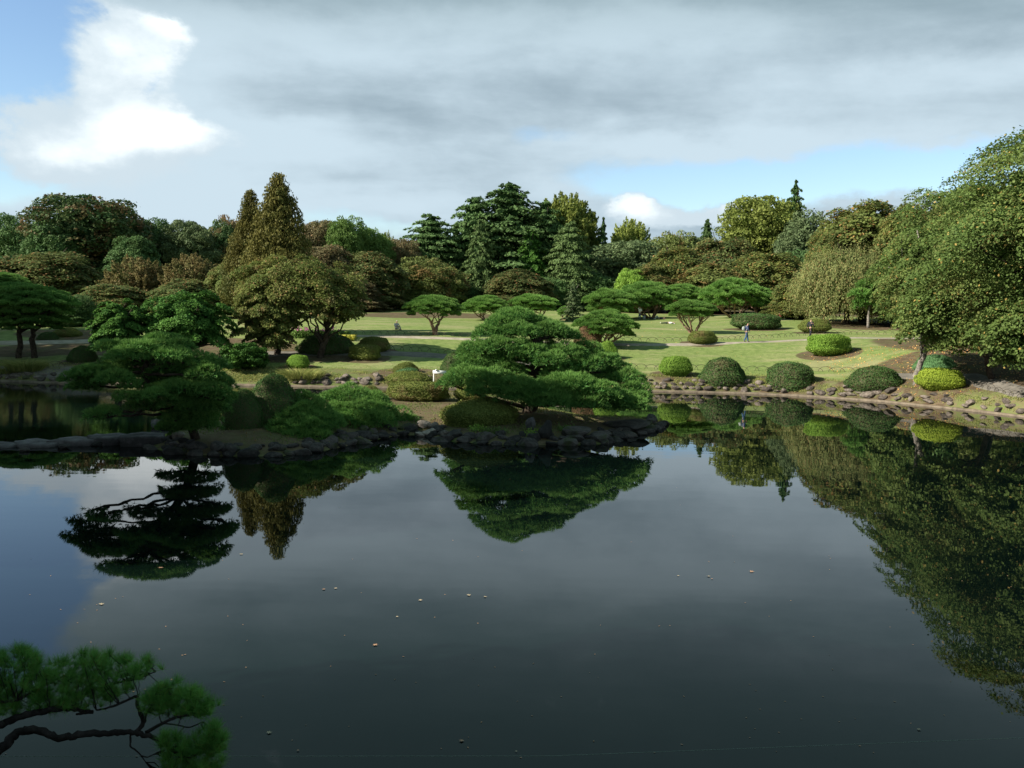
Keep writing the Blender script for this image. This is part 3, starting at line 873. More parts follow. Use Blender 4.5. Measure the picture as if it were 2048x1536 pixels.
G_ = 'trees of the wood behind the lawn'
TREES = [
 # far skyline, left
 ('broad', 'evergreen_tree', 22, 152, 110, 428, 560, 'dark', 'small dark dome tree on the skyline at the left edge'),
 ('broad', 'evergreen_tree', 178, 132, 262, 382, 560, 'dark_brown', 'largest dark dome shaped evergreen on the left skyline'),
 ('broad', 'evergreen_tree', 105, 124, 120, 440, 570, 'dark', 'dark shoulder tree at the left foot of the largest dome'),
 ('broad', 'evergreen_tree', 300, 140, 120, 436, 560, 'dark', 'dark tree stepping down right of the largest dome'),
 ('layered', 'evergreen_tree', 268, 116, 112, 462, 570, 'dark', 'deep green low tree in front of the largest dome'),
 ('broad', 'evergreen_tree', 378, 136, 108, 430, 560, 'grey_green', 'rounded grey green tree left of the twin conifers'),
 ('broad', 'evergreen_tree', 452, 142, 96, 427, 560, 'dark_brown', 'dark treetop touching the left twin conifer'),
 # brown row, left
 ('layered', 'cherry_tree', -30, 104, 200, 505, 640, 'brown', 'brown cherry tree cut by the left edge of the picture'),
 ('layered', 'cherry_tree', 105, 107, 210, 492, 640, 'brown', 'wide brown and olive cherry behind the left umbrella pine'),
 ('spiky', 'autumn_tree', 272, 101, 150, 512, 640, 'tan', 'tan green tree with spiky twigs below the deep green tree'),
 ('spiky', 'autumn_tree', 385, 99, 150, 505, 640, 'tan', 'tan tree with upright twigs left of the maple'),
 ('layered', 'autumn_tree', 470, 90, 120, 508, 660, 'olive', 'olive tree squeezed between tan tree and maple'),
 ('layered', 'cherry_tree', 225, 90, 170, 562, 670, 'brown', 'low brown tree behind the dark hemlocks'),
 ('layered', 'cherry_tree', 370, 88, 150, 552, 670, 'brown', 'brown spreading tree between the tan trees and the hemlock'),
 ('broad', 'evergreen_tree', 152, 88, 90, 590, 655, 'dark', 'small dark round tree on a bare trunk behind the left lawn'),
 # twin conifers
 ('fluffy', 'golden_conifer', 557, 82, 150, 352, 600, 'gold', 'taller golden brown conifer of the pair', 'twin golden conifers'),
 ('fluffy', 'golden_conifer', 500, 85, 112, 384, 600, 'gold', 'shorter golden brown conifer of the pair, on the left', 'twin golden conifers'),
 # centre left
 ('broad', 'autumn_tree', 632, 122, 110, 430, 560, 'redbrown', 'reddish brown round tree right behind the taller conifer'),
 ('broad', 'green_tree', 690, 120, 104, 428, 560, 'green', 'fresh green dome tree right of the twin conifers'),
 ('broad', 'green_tree', 742, 126, 90, 455, 560, 'green', 'green tree sloping down beside the fresh green dome'),
 ('spiky', 'green_tree', 772, 136, 50, 463, 560, 'yellow_green', 'narrow yellow green treetop at the low point of the skyline'),
 ('broad', 'autumn_tree', 808, 134, 90, 471, 580, 'redbrown', 'dull pinkish brown tree at the low point of the skyline'),
 ('layered', 'cherry_tree', 655, 104, 150, 478, 620, 'redbrown', 'reddish cherry above the right side of the maple'),
 ('layered', 'cherry_tree', 742, 106, 160, 496, 625, 'brown', 'brown cherry at the left end of the lawn edge'),
 ('layered', 'cherry_tree', 700, 94, 130, 545, 632, 'redbrown', 'low reddish cherry directly behind the maple tip'),
 ('broad', 'chestnut_tree', 852, 122, 176, 512, 630, 'olive', 'olive brown round tree behind the left umbrella pine on the lawn'),
 ('cedar', 'cedar_tree', 948, 147, 150, 402, 640, 'dark', 'left lower crown of the cedar stand with long flat boughs'),
 ('cedar', 'cedar_tree', 1090, 149, 170, 408, 640, 'dark', 'right lower crown of the cedar stand before the feathery tree'),
 ('broad', 'evergreen_tree', 885, 150, 150, 470, 620, 'dark', 'dark rounded evergreen filling in beside the dark cypress'),
 ('broad', 'oak_tree', 1400, 168, 130, 462, 600, 'grey_green', 'grey green oak filling the dip before the small pointed conifer'),
 ('layered', 'cherry_tree', 760, 118, 130, 525, 625, 'olive', 'olive brown tree at the left end of the wood floor'),
 ('broad', 'evergreen_tree', 1100, 132, 120, 552, 628, 'dark', 'dark evergreen low beside the brown spreading tree'),
 ('layered', 'cherry_tree', 1310, 132, 130, 520, 630, 'olive', 'olive cherry between the bright green tree and orange brown cherry'),
 ('cedar', 'cypress_tree', 862, 142, 180, 436, 640, 'dark', 'dark cypress left of the great cedar'),
 ('cedar', 'cedar_tree', 1020, 150, 290, 372, 640, 'dark', 'tallest dark blue green cedar with shelved branches in the middle'),
 ('cone', 'cypress_tree', 962, 135, 110, 444, 620, 'cedar_light', 'pale green conifer in front of the great cedar'),
 ('cone', 'cypress_tree', 1062, 138, 118, 462, 640, 'hemlock', 'dark olive conifer below the cedar'),
 ('cedar', 'cedar_tree', 1140, 136, 110, 450, 640, 'cedar_light', 'lighter cedar with drooping shelves right of the dark olive conifer'),
 ('spiky', 'feathery_tree', 1128, 166, 186, 380, 570, 'yellow_green', 'tall yellow olive feathery tree behind the cedar'),
 ('sparse', 'thin_conifer', 1207, 160, 50, 438, 570, 'dark', 'thin dark conifer at the foot of the feathery tree'),
 ('layered', 'autumn_tree', 1042, 124, 150, 533, 628, 'brown', 'low brown spreading tree in front of the cedars'),
 ('broad', 'evergreen_tree', 908, 128, 110, 560, 632, 'dark', 'dark low tree behind the gap of the lawn pines'),
 # centre right
 ('spiky', 'feathery_tree', 1262, 178, 100, 436, 560, 'yellow_green', 'yellow green dome on the skyline right of the white cloud'),
 ('broad', 'oak_tree', 1238, 152, 190, 470, 625, 'grey_green', 'broad grey olive oak behind the pine grove'),
 ('broad', 'oak_tree', 1345, 165, 130, 458, 600, 'olive', 'olive oak on the skyline left of the small dark conifer'),
 ('broad', 'evergreen_tree', 1185, 138, 120, 545, 632, 'dark', 'deep shade evergreen left of the pine grove'),
 ('layered', 'green_tree', 1265, 128, 76, 530, 610, 'bright', 'small bright green tree rising behind the pine grove'),
 ('cone', 'small_conifer', 1415, 190, 56, 441, 560, 'dark', 'small dark pointed conifer on the right skyline'),
 ('layered', 'cherry_tree', 1352, 138, 150, 484, 620, 'orange', 'orange brown cherry behind the middle of the pine grove'),
 ('layered', 'cherry_tree', 1450, 150, 170, 462, 620, 'brown', 'brown olive tree below the yellow green giant'),
 ('layered', 'cherry_tree', 1430, 128, 190, 520, 630, 'olive', 'low olive cherry directly above the grove crowns'),
 ('layered', 'cherry_tree', 1535, 132, 170, 492, 630, 'orange', 'orange flecked tree above the rightmost grove pine'),
 ('broad', 'feathery_tree', 1532, 172, 200, 383, 560, 'yellow_green', 'yellow green giant tree on the right skyline'),
 ('sparse', 'thin_conifer', 1592, 162, 84, 364, 520, 'dark', 'dark ragged conifer poking above the yellow green giant'),
 ('broad', 'oak_tree', 1625, 150, 150, 418, 600, 'grey_green', 'dark grey green oak right of the yellow green giant'),
 ('broad', 'oak_tree', 1590, 140, 120, 500, 620, 'dark', 'dark rounded oak at mid height above the grove'),
 ('layered', 'cherry_tree', 1735, 130, 250, 388, 600, 'orange', 'orange tinted cherry on the skyline left of the great right cherry'),
 ('layered', 'cherry_tree', 1655, 122, 90, 448, 600, 'orange', 'small rust coloured tree left of the weeping cherry'),
 ('layered', 'cherry_tree', 1830, 120, 170, 392, 620, 'orange', 'brown green cherry behind the shoulder of the great right cherry'),
 ('weep', 'weeping_cherry', 1700, 100, 210, 476, 664, 'weeping', 'weeping cherry with hanging pale green curtains at the lawn edge'),
 ('layered', 'cherry_tree', 1605, 118, 130, 545, 640, 'orange', 'low orange brown tree at the end of the pine grove'),
 ('broad', 'evergreen_tree', 2120, 84, 260, 420, 690, 'dark', 'dark evergreen behind the great cherry at the right edge'),
 ('broad', 'evergreen_tree', 1975, 84, 240, 440, 700, 'olive', 'olive shrubby tree in the shade behind the right path'),
 ('broad', 'evergreen_tree', 1885, 92, 170, 500, 690, 'dark', 'dark low evergreen behind the forked cherry trunk'),
 ('layered', 'cherry_tree', 2250, 75, 300, 300, 700, 'cherry', 'cherry beyond the right edge whose boughs close the gap'),
 ('layered', 'cherry_tree', 1820, 92, 170, 470, 668, 'cherry', 'cherry tree between weeping cherry and the great right cherry'),
]
def back(t):
    px, Y = t[2], t[3]
    if t[0] == 'weep': return 106.0
    if px >= 1600 and t[1] == 'cherry_tree' and Y > 100: return {1735: 117.0, 1830: 108.0, 1655: 113.0, 1605: 119.0}.get(px, Y)
    if px > 1780 and Y < 100: return 100.0
    if px > 600: return max(Y, 140 + (Y - 100) * .58)
    if t[0] == 'fluffy' or px == 152: return Y
    return Y + 18


for t in TREES:
    t = list(t); t[3] = back(t)
    grp = t[9] if len(t) > 9 else G_
    tree(t[0], t[1], t[2], t[3], t[4], t[5], t[6], t[7], t[8], grp)

# young pale pine with a visible stem, before the shaded evergreens
tree('sparse', 'young_pine', 1147, 122, 62, 566, 645, 'grey_green', 'young pale pine with thin stem left of the pine grove', bark='bark_grey')


# trees out of frame on the left bank: they cast the shade over the near island
for i, (x, y, h_, r_) in enumerate(((-25, 25, 12.6, 5.0), (-28, 33, 12.5, 5.5), (-27, 19, 17, 5.5), (-44, 50, 17, 6.5), (-52, 60, 18, 7), (-60, 70, 19, 8), (-16.5, 4.5, 16, 5.5), (-15, -5, 17, 6))):
    gz = float(height(x, y))
    r = empty('bank_tree', (x, y, gz), 'broad tree standing on the left bank outside the picture, number %d from the pavilion' % (8 - i) if False else ('broad dark tree outside the picture, on the bank ' + ('nearest the stepping slabs', 'beside the leaning pine', 'behind the stepping slabs', 'before the shaded lawn', 'at the corner of the shaded lawn', 'beyond the old umbrella pines', 'near the pavilion corner', 'right beside the pavilion')[i]), 'tree', 'trees on the left bank', rz=i * 1.1)
    link('trunk', TRUNKS[i % 3], r, M['bark'], (0, 0, -.1), (r_, r_, h_ * .85))
    link('crown', PR['broad'][i % 3], r, M['dark'], (0, 0, h_ * .56), (r_, r_, h_ * .44))

# unseen tall tree added at left, crown shaped to shade the great pine's foot
x, y, h_, r_ = -33.0, 28.0, 25.2, 4.2; gz = float(height(x, y))
r = empty('tall_shade_tree', (x, y, gz), 'tall unseen tree added on the left bank to shade the foot of the great pine', 'tree', 'trees on the left bank')
link('trunk', TRUNKS[1], r, M['bark'], (0, 0, -.1), (r_, r_, h_ * .85))
link('crown', PR['broad'][0], r, M['dark'], (0, 0, h_ - 5.0), (r_, r_, 4.8))

# distant wood behind all, reads as one mass
def far_wood():
    g = np.random.default_rng(5); n = 46000
    nc = 300; X = g.uniform(-170, 190, nc); Y = 205 + g.random(nc) * 45; hz = g.uniform(4, 9.5, nc) ; hz[(X > 60)] += 5
    rr = g.uniform(4, 7, nc); C = np.stack([X, Y, height(X, Y) + hz * .5], 1); RR = np.stack([rr, rr, hz * .55], 1)
    q, idx = clump_leaves(C, RR, n, .9, .75, g=g)
    o = link('distant_wood', card_mesh('distant_wood', q), mat=M['olive'])
    tag(o, 'low dark wood closing the view far behind the lawn', 'wood', kind='stuff')


far_wood()


# ------------------------------------------------------------------ maple
def own_broad(name, base, cx, cy, cz, rx, ry, rz_, nl, leaf, mk, label, group=None, cat='tree', seed=1, nc=150, layered=True, trunkpts=None, lean=(0, 0), bark='bark', rt=.28, flat=.5, zmin=-.6):
    g = np.random.default_rng(seed)
    root = empty(name, base, label, cat, group)
    b = np.array(base, float)
    D = unit(fib(nc, zmin) + g.normal(size=(nc, 3)) * .12)
    RAD = np.array([rx, ry, rz_]); c0 = np.array([cx, cy, cz])
    C = c0 + D * RAD * g.uniform(.62, 1.0, (nc, 1))
    rr = g.uniform(.10, .25, nc) * (rx + ry) / 2
    Ci = c0 + unit(g.normal(size=(nc // 3, 3))) * RAD * g.uniform(.2, .6, (nc // 3, 1))
    C = np.concatenate([C, Ci]); D = np.concatenate([D, unit(Ci - c0)]); rr = np.concatenate([rr, g.uniform(.14, .2, nc // 3) * rx])
    k = len(C); idx = g.choice(k, nl, p=rr ** 2 / (rr ** 2).sum())
    if layered:
        a = g.random(nl) * 2 * np.pi; r = np.sqrt(g.random(nl))
        loc = np.stack([r * np.cos(a), r * np.sin(a), .45 * (1 - r ** 2) - .12 + g.normal(size=nl) * .09], 1) * (1 + .35 * (g.random(nl) < .08) * g.random(nl))[:, None] * rr[idx][:, None]
        loc[:, 2] -= (loc[:, :2] * D[idx, :2]).sum(1) * .5
        P = C[idx] + loc; N = np.array([0, 0, .8]) + D[idx] * .6 + g.normal(size=(nl, 3)) * .6
        s_ = g.uniform(.5, 1.4, nl); q = cards(P, N, leaf * 1.2 * s_, leaf * .95 * s_, g=g)
    else:
        q, idx = clump_leaves(C, np.stack([rr, rr, rr * flat], 1), nl, leaf * 1.25, leaf, g=g, fill=.55)
    n2 = nl // 26; P2 = c0 + unit(g.normal(size=(n2, 3))) * RAD * (g.random(n2) ** .45 * .66)[:, None]
    q2 = cards(P2, g.normal(size=(n2, 3)), leaf * 4, leaf * 3.2, g=g)
    q = np.concatenate([q, q2]) - b
    cc = g.random(k)
    link('crown', card_mesh('crown', q, np.concatenate([np.clip(cc[idx] * .55 + g.random(nl) * .45, 0, 1), g.random(n2) * .3])), root, M[mk])
    T = Tubes(); tp = [b + [0, 0, -.3], b + (c0 - b) * [.3, .3, .3], b + (c0 - b) * [.7, .7, .75]] if trunkpts is None else trunkpts
    tp = np.array(tp, float); tt = np.linspace(0, 1, len(tp)); t2 = np.linspace(0, 1, 12)
    main = np.stack([np.interp(t2, tt, tp[:, i]) for i in range(3)], 1); main[1:-1] += g.normal(size=(10, 3)) * .05
    T.add(main - b, np.linspace(rt, rt * .4, 12), 9)
    for i in range(16):
        e = C[g.integers(0, nc)]; st = main[g.integers(4, 12)]
        T.add(curve(st, e, .3, 8, .12, g) - b, np.linspace(rt * .35, .03, 8), 5)
    link('trunk', T.mesh('trunk'), root, M[bark])
    return root


mb = ground_hit(550, 708)
for args in ((600, 72.5, 125, 508, 640, 31, 78000, 'large spreading green and brown maple below the twin conifers', 550),
             (536, 70.5, 70, 560, 712, 32, 32000, 'left skirt of foliage, a smaller maple in front of the large one', 528)):
    px, Y, hw, yt, yb, sd_, nl, lab, bx = args
    T_ = at(px, yt, Y); B_ = at(px, yb, Y)
    bb = at(bx, 700, Y); gz = float(height(bb[0], Y))
    own_broad('maple_tree', (bb[0], Y, gz), T_[0], Y, (T_[2] + B_[2]) / 2, hw * px_m(Y) * 1.02, hw * px_m(Y) * .85, (T_[2] - B_[2]) / 2, nl, .115, 'maple', lab, 'maples by the pond', seed=sd_, zmin=-.85, nc=105)
T_ = at(668, 560, 71.5)
own_broad('maple_tree', (at(640, 700, 71.5)[0], 71.5, float(height(at(640, 700, 71.5)[0], 71.5))), T_[0], 71.5, at(668, 612, 71.5)[2], 68 * px_m(71.5), 2.4, 52 * px_m(71.5), 24000, .115, 'maple',
          'maple reaching right over the lawn with a dark underside', 'maples by the pond', seed=33)

# dark hemlocks behind the leaning pine
for px, Y, w, yt, yb, lab in ((235, 66, 120, 602, 735, 'dark glossy hemlock at the left of the pair behind the leaning pine'),
                              (372, 68, 190, 582, 740, 'wider dark glossy hemlock right of the other, before the maple')):
    T_ = at(px, yt, Y); gz = float(height(T_[0], Y)); zc = (T_[2] + gz) / 2
    own_broad('hemlock_tree', (T_[0], Y, gz), T_[0], Y, zc + .2, w / 2 * px_m(Y), w / 2 * px_m(Y) * .8, (T_[2] - gz) / 2, 42000, .12, 'hemlock', lab, 'hemlocks on the far bank', seed=int(px), nc=130)
T_ = at(487, 688, 60.5 + 6); gz = float(height(T_[0], 66.5))
own_broad('evergreen_shrub', (T_[0], 66.5, gz), T_[0], 66.5, (T_[2] + gz) / 2 - .1, 47 * px_m(66.5), 1.6, (T_[2] - gz) / 2 + .2, 20000, .10, 'hemlock', 'dark leafy shrub above the topiary dome', cat='shrub', seed=48, layered=False, rt=.1)

# the great cherries of the right side
cher = [
 (2205, 53.5, 345, 225, 700, 2150, 190000, .118, 'great cherry with orange flecked leaves filling the right edge', 81, 6.5),
 (1895, 62, 130, 445, 672, 1832, 90000, .112, 'cherry with leaning forked trunk at the edge of the right lawn', 82, 4.2),
 (1965, 67, 175, 352, 610, 1990, 90000, .132, 'taller cherry rising behind the great one on the right skyline', 83, 5.0),
 (1950, 59.5, 150, 545, 715, 1990, 52000, .135, 'low cherry spreading behind the soft dark bush on the right bank', 85, 3.2),
 (2085, 52.5, 125, 590, 745, 2120, 42000, .130, 'low hanging cherry boughs at the right edge above the path', 84, 3.0),
]
for px, Y, hw, yt, yb, bx, nl, leaf, lab, sd_, ry in cher:
    T_ = at(px, yt, Y); B_ = at(px, yb, Y)
    bb = at(bx, 712, Y); gz = float(height(bb[0], Y))
    own_broad('cherry_tree', (bb[0], Y, gz), T_[0], Y, (T_[2] + B_[2]) / 2, hw * px_m(Y), ry, (T_[2] - B_[2]) / 2, nl, leaf, 'cherry', lab, 'great cherries on the right bank',
              seed=sd_, nc=230, zmin=-.92, bark='bark_grey' if sd_ == 82 else 'bark', rt=.22)


# ------------------------------------------------------------------ pines
def tufts(P, D, nn, length, width, spread, g):
    """needle tufts: nn thin triangles from each point, around direction D"""
    n = len(P); idx = np.repeat(np.arange(n), nn); m_ = n * nn
    d = unit(D[idx] + g.normal(size=(m_, 3)) * spread)
    s = unit(np.cross(d, g.normal(size=(m_, 3))))
    l = length * g.uniform(.75, 1.2, m_)[:, None]
    p = P[idx]
    V = np.stack([p - s * width / 2, p + s * width / 2, p + d * l], 1).reshape(-1, 3)
    return V, np.arange(m_ * 3).reshape(m_, 3), idx


def pad_mesh(rx, ry, rz, seed, dens=95, nn=7, ln=.17, wd=.030, droop=.0):
    """a cloud pad of pine foliage, dome above and flat below, centred at its own origin"""
    g = np.random.default_rng(seed)
    n = int(dens * rx * ry * math.pi)
    a = g.random(n) * 2 * np.pi; r = np.sqrt(g.random(n)) * (1 + .10 * np.sin(a * 3 + seed) + .08 * np.sin(a * 5 + seed * 2) + g.normal(size=n) * .03)
    lump = .60 + .40 * np.sin(np.cos(a) * r * rx * 5 + seed) * np.cos(np.sin(a) * r * ry * 5 + seed * 2)
    z = np.sqrt(np.maximum(0, 1 - np.minimum(r, 1) ** 2)) * rz * (.40 + .60 * lump) - droop * r ** 2
    under = g.random(n) < .22
    z = np.where(under, z * g.random(n) - rz * .12, z) - .18 * rz * (r > .85)
    P = np.stack([np.cos(a) * r * rx, np.sin(a) * r * ry, z], 1)
    D = np.stack([np.cos(a) * r * .8, np.sin(a) * r * .8, np.where(under, .15, .95)], 1)
    V, f, idx = tufts(P, D, nn, ln, wd, .42, g)
    rn = np.clip(g.random(n) * .6 + .4 * (z / rz), 0, 1)  # tufts paler towards the pad top: lit tips painted into the needle colour
    # a few twiggy cards below give the pad body
    n2 = n // 3; a2 = g.random(n2) * 6.28; r2 = np.sqrt(g.random(n2)) * .9
    P2 = np.stack([np.cos(a2) * r2 * rx, np.sin(a2) * r2 * ry, (g.random(n2) * .6 - .05) * rz * np.sqrt(1 - r2 ** 2)], 1)
    V2, f2, _ = tufts(P2, unit(np.stack([np.cos(a2), np.sin(a2), np.zeros(n2) + .3], 1)), 3, ln * 1.5, wd * 2.4, .8, g)
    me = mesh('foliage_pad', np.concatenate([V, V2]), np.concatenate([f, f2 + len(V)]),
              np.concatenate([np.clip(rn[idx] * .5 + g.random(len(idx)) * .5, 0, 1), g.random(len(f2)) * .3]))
    return me


def cloud_pine(name, label, base, trunk, pads, group=None, mk='pine', bark='bark', rt=.25, seed=1, nn=7, dens=95, ln=.17, wd=.030, cat='tree'):
    """trunk: list of world points; pads: (centre, rx, ry, rz)"""
    g = np.random.default_rng(seed)
    b = np.array(base, float); root = empty(name, base, label, cat, group)
    tp = np.array(trunk, float); tt = np.linspace(0, 1, len(tp)); t2 = np.linspace(0, 1, 16)
    main = np.stack([np.interp(t2, tt, tp[:, i]) for i in range(3)], 1)
    for _ in range(2): main[1:-1] = (main[:-2] + main[1:-1] * 2 + main[2:]) / 4
    T = Tubes(); T.add(main - b, np.linspace(rt, rt * .30, 16), 10, .07)
    for i, (c, rx, ry, rz) in enumerate(pads):
        c = np.array(c, float)
        low = main[main[:, 2] < c[2] + .1]
        if len(low) == 0: low = main[:3]
        st = low[np.argmin(np.linalg.norm(low - c, axis=1) - low[:, 2] * .3)]
        e = c + [0, 0, -.02]
        mid = (st + e) / 2 + g.normal(size=3) * .12 + [0, 0, .06]
        T.add(curve(st, e, 0, 9, .035, g, mid) - b, np.linspace(rt * .34, .035, 9), 6, .06)
        for j in range(4):
            a = g.random() * 6.28; tip = e + [math.cos(a) * rx * .7, math.sin(a) * ry * .7, rz * .15]
            T.add(curve(mid * .3 + e * .7, tip, .04, 6, .03, g) - b, np.linspace(.035, .012, 6), 4, 0)
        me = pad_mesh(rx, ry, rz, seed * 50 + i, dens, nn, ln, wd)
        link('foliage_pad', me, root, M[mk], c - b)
    link('trunk', T.mesh('trunk'), root, M[bark])
    return root


def pad(px, py, hw, hh, Y, dy=.85):
    """pad whose visible dome is centred at (px,py) with half sizes in pixels at distance Y"""
    c = at(px, py + hh * .7, Y); k = px_m(Y)
    return (c, hw * k, hw * k * dy, max(hh * k * 1.75, .28))


# the great pine on the island
gp_base = at(1060, 858, 45.5); gp_base[2] = float(height(gp_base[0], 45.5)) - .05
gp_trunk = [gp_base, at(1052, 825, 45.5), at(1078, 795, 45.6), at(1092, 765, 45.6), at(1066, 742, 45.5), at(1066, 715, 45.5), at(1085, 692, 45.6), at(1060, 665, 45.6), at(1032, 640, 45.6)]
gp = [pad(1040, 786, 46, 15, 42), pad(1100, 796, 52, 15, 41.8), pad(975, 776, 46, 14, 42.6), pad(1170, 800, 48, 14, 42.2), pad(1010, 735, 44, 13, 44.6), pad(1125, 742, 46, 14, 44.4), pad(985, 714, 44, 13, 45.2), pad(1265, 806, 34, 12, 43), pad(1030, 628, 42, 12, 45.6), pad(1062, 640, 34, 10, 46), pad(1002, 643, 34, 12, 45.2),
      pad(985, 660, 38, 13, 45), pad(1040, 658, 46, 14, 44.8), pad(1098, 656, 42, 13, 45.4), pad(1130, 668, 34, 11, 46.2), pad(1070, 650, 60, 12, 47),
      pad(958, 692, 42, 13, 45), pad(1010, 688, 52, 15, 44.4), pad(1130, 700, 46, 15, 44.8), pad(1172, 694, 34, 12, 46), pad(1080, 690, 44, 13, 46.8), pad(1060, 700, 40, 14, 44.2), pad(940, 705, 30, 10, 46.6), 
      pad(1200, 715, 42, 13, 45.6), pad(1168, 722, 40, 13, 44.6), pad(950, 722, 38, 12, 44.6), pad(1100, 716, 40, 14, 43.8), pad(1235, 735, 34, 12, 46.2), pad(1020, 712, 34, 10, 45),
      pad(940, 747, 50, 17, 43.4), pad(985, 752, 50, 16, 43.0), pad(902, 762, 26, 10, 43.8), pad(1032, 768, 52, 17, 42.4), pad(1092, 775, 48, 16, 42.2),
      pad(1140, 762, 60, 17, 42.6), pad(1190, 775, 52, 17, 42.6), pad(1225, 790, 42, 14, 43), pad(1255, 752, 40, 15, 45), pad(1270, 775, 34, 13, 44.4),
      pad(1278, 795, 26, 11, 43.8), pad(1240, 806, 36, 12, 43.4), pad(960, 735, 46, 12, 46), pad(1150, 740, 50, 12, 47.4), pad(1080, 738, 30, 9, 49), pad(930, 742, 36, 10, 48), pad(1210, 752, 44, 12, 48.5)]
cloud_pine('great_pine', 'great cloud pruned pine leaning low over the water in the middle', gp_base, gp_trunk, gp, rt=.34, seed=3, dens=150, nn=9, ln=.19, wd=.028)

# leaning pine on the left of the island
lp_base = at(392, 842, 36.6); lp_base[2] = float(height(lp_base[0], 36.6)) - .05
lp_trunk = [lp_base, at(376, 826, 36.0), at(356, 800, 35.3), at(322, 778, 34.6), at(288, 770, 34.2), at(284, 745, 34), at(292, 722, 34), at(325, 700, 34.1), at(330, 690, 34.2)]
lpp = [pad(326, 676, 40, 9, 34.4), pad(350, 688, 36, 9, 34), pad(228, 690, 40, 9, 34), pad(290, 690, 52, 11, 33.6), pad(258, 706, 46, 11, 33.2), pad(345, 706, 44, 11, 33.4),
       pad(400, 716, 42, 12, 33.8), pad(432, 728, 28, 10, 34.2), pad(410, 742, 40, 13, 33.4), pad(205, 738, 46, 11, 33.4), pad(172, 744, 34, 9, 33.8), pad(150, 754, 30, 7, 33.8),
       pad(232, 752, 40, 11, 32.8), pad(262, 768, 28, 8, 33), pad(322, 758, 38, 9, 34.8), pad(262, 790, 36, 9, 32.6), pad(318, 786, 34, 9, 32.6), pad(372, 772, 52, 12, 33), pad(424, 778, 40, 12, 33.4),
       pad(450, 790, 24, 9, 33.6), pad(392, 812, 40, 10, 34), pad(436, 812, 26, 9, 34.4), pad(214, 822, 26, 6, 32.6), pad(185, 832, 20, 5, 32.4), pad(350, 838, 26, 7, 34.6), pad(300, 726, 44, 9, 35.6), pad(372, 740, 44, 10, 35.8), pad(300, 742, 60, 13, 34.8), pad(240, 728, 50, 12, 34.4), pad(352, 726, 60, 14, 34.6), pad(190, 758, 40, 11, 34.2), pad(345, 775, 60, 14, 34), pad(290, 806, 40, 10, 34),
       pad(418, 760, 52, 15, 34.4), pad(300, 704, 60, 12, 35.2), pad(405, 795, 56, 13, 35), pad(360, 800, 40, 12, 33.6), pad(170, 770, 34, 8, 34.6), pad(398, 830, 44, 11, 35.2), pad(345, 850, 34, 8, 35.8), pad(395, 846, 44, 10, 36), pad(370, 822, 50, 12, 35.4)]
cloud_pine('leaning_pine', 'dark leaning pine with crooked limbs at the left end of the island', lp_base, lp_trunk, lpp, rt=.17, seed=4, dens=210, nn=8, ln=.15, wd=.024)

# small pines hanging over the water
sp_base = at(640, 850, 41); sp_base[2] = float(height(sp_base[0], 41)) - .05
spp = [pad(606, 796, 36, 14, 40), pad(622, 818, 50, 20, 39.4), pad(586, 830, 42, 18, 38.8), pad(564, 848, 32, 15, 38.4), pad(612, 850, 50, 20, 38.2), pad(650, 836, 40, 16, 38.8), pad(600, 870, 44, 14, 37.8),
       pad(640, 872, 28, 12, 37.8), pad(556, 864, 26, 11, 38), pad(600, 815, 46, 16, 40.6), pad(640, 850, 40, 16, 40)]
cloud_pine('low_pine', 'small bright pine hanging over the water beside the topiary dome', sp_base, [sp_base, at(628, 840, 40), at(612, 815, 40), at(606, 800, 40)], spp, 'small pines over the water', rt=.11, seed=5, dens=210, ln=.16, wd=.024)
s2_base = at(716, 848, 43); s2_base[2] = float(height(s2_base[0], 43)) - .05
s2 = [pad(700, 785, 50, 17, 42.6), pad(664, 794, 30, 13, 42.4), pad(744, 798, 38, 16, 42.4), pad(690, 814, 38, 14, 41.8), pad(728, 816, 50, 18, 41.6), pad(762, 812, 30, 15, 42), pad(702, 836, 46, 16, 41.2), pad(754, 836, 40, 15, 41.2), pad(716, 806, 50, 16, 43.2)]
cloud_pine('low_pine', 'rounded small pine in the middle of the island shore', s2_base, [s2_base, at(712, 832, 42.6), at(690, 818, 42.6), at(700, 792, 42.6)], s2, 'small pines over the water', rt=.11, seed=6, dens=210, ln=.16, wd=.024, bark='bark_red')
s3_base = at(805, 856, 44); s3_base[2] = float(height(s3_base[0], 44)) - .05
s3 = [pad(800, 826, 30, 14, 43.8), pad(820, 838, 22, 11, 43.4), pad(782, 838, 30, 13, 43.2)]
cloud_pine('low_pine', 'smallest pine mound next to the pale boulders', s3_base, [s3_base, at(803, 846, 43.8), at(800, 832, 43.8)], s3, 'small pines over the water', rt=.06, seed=7, dens=160, ln=.14, wd=.024)


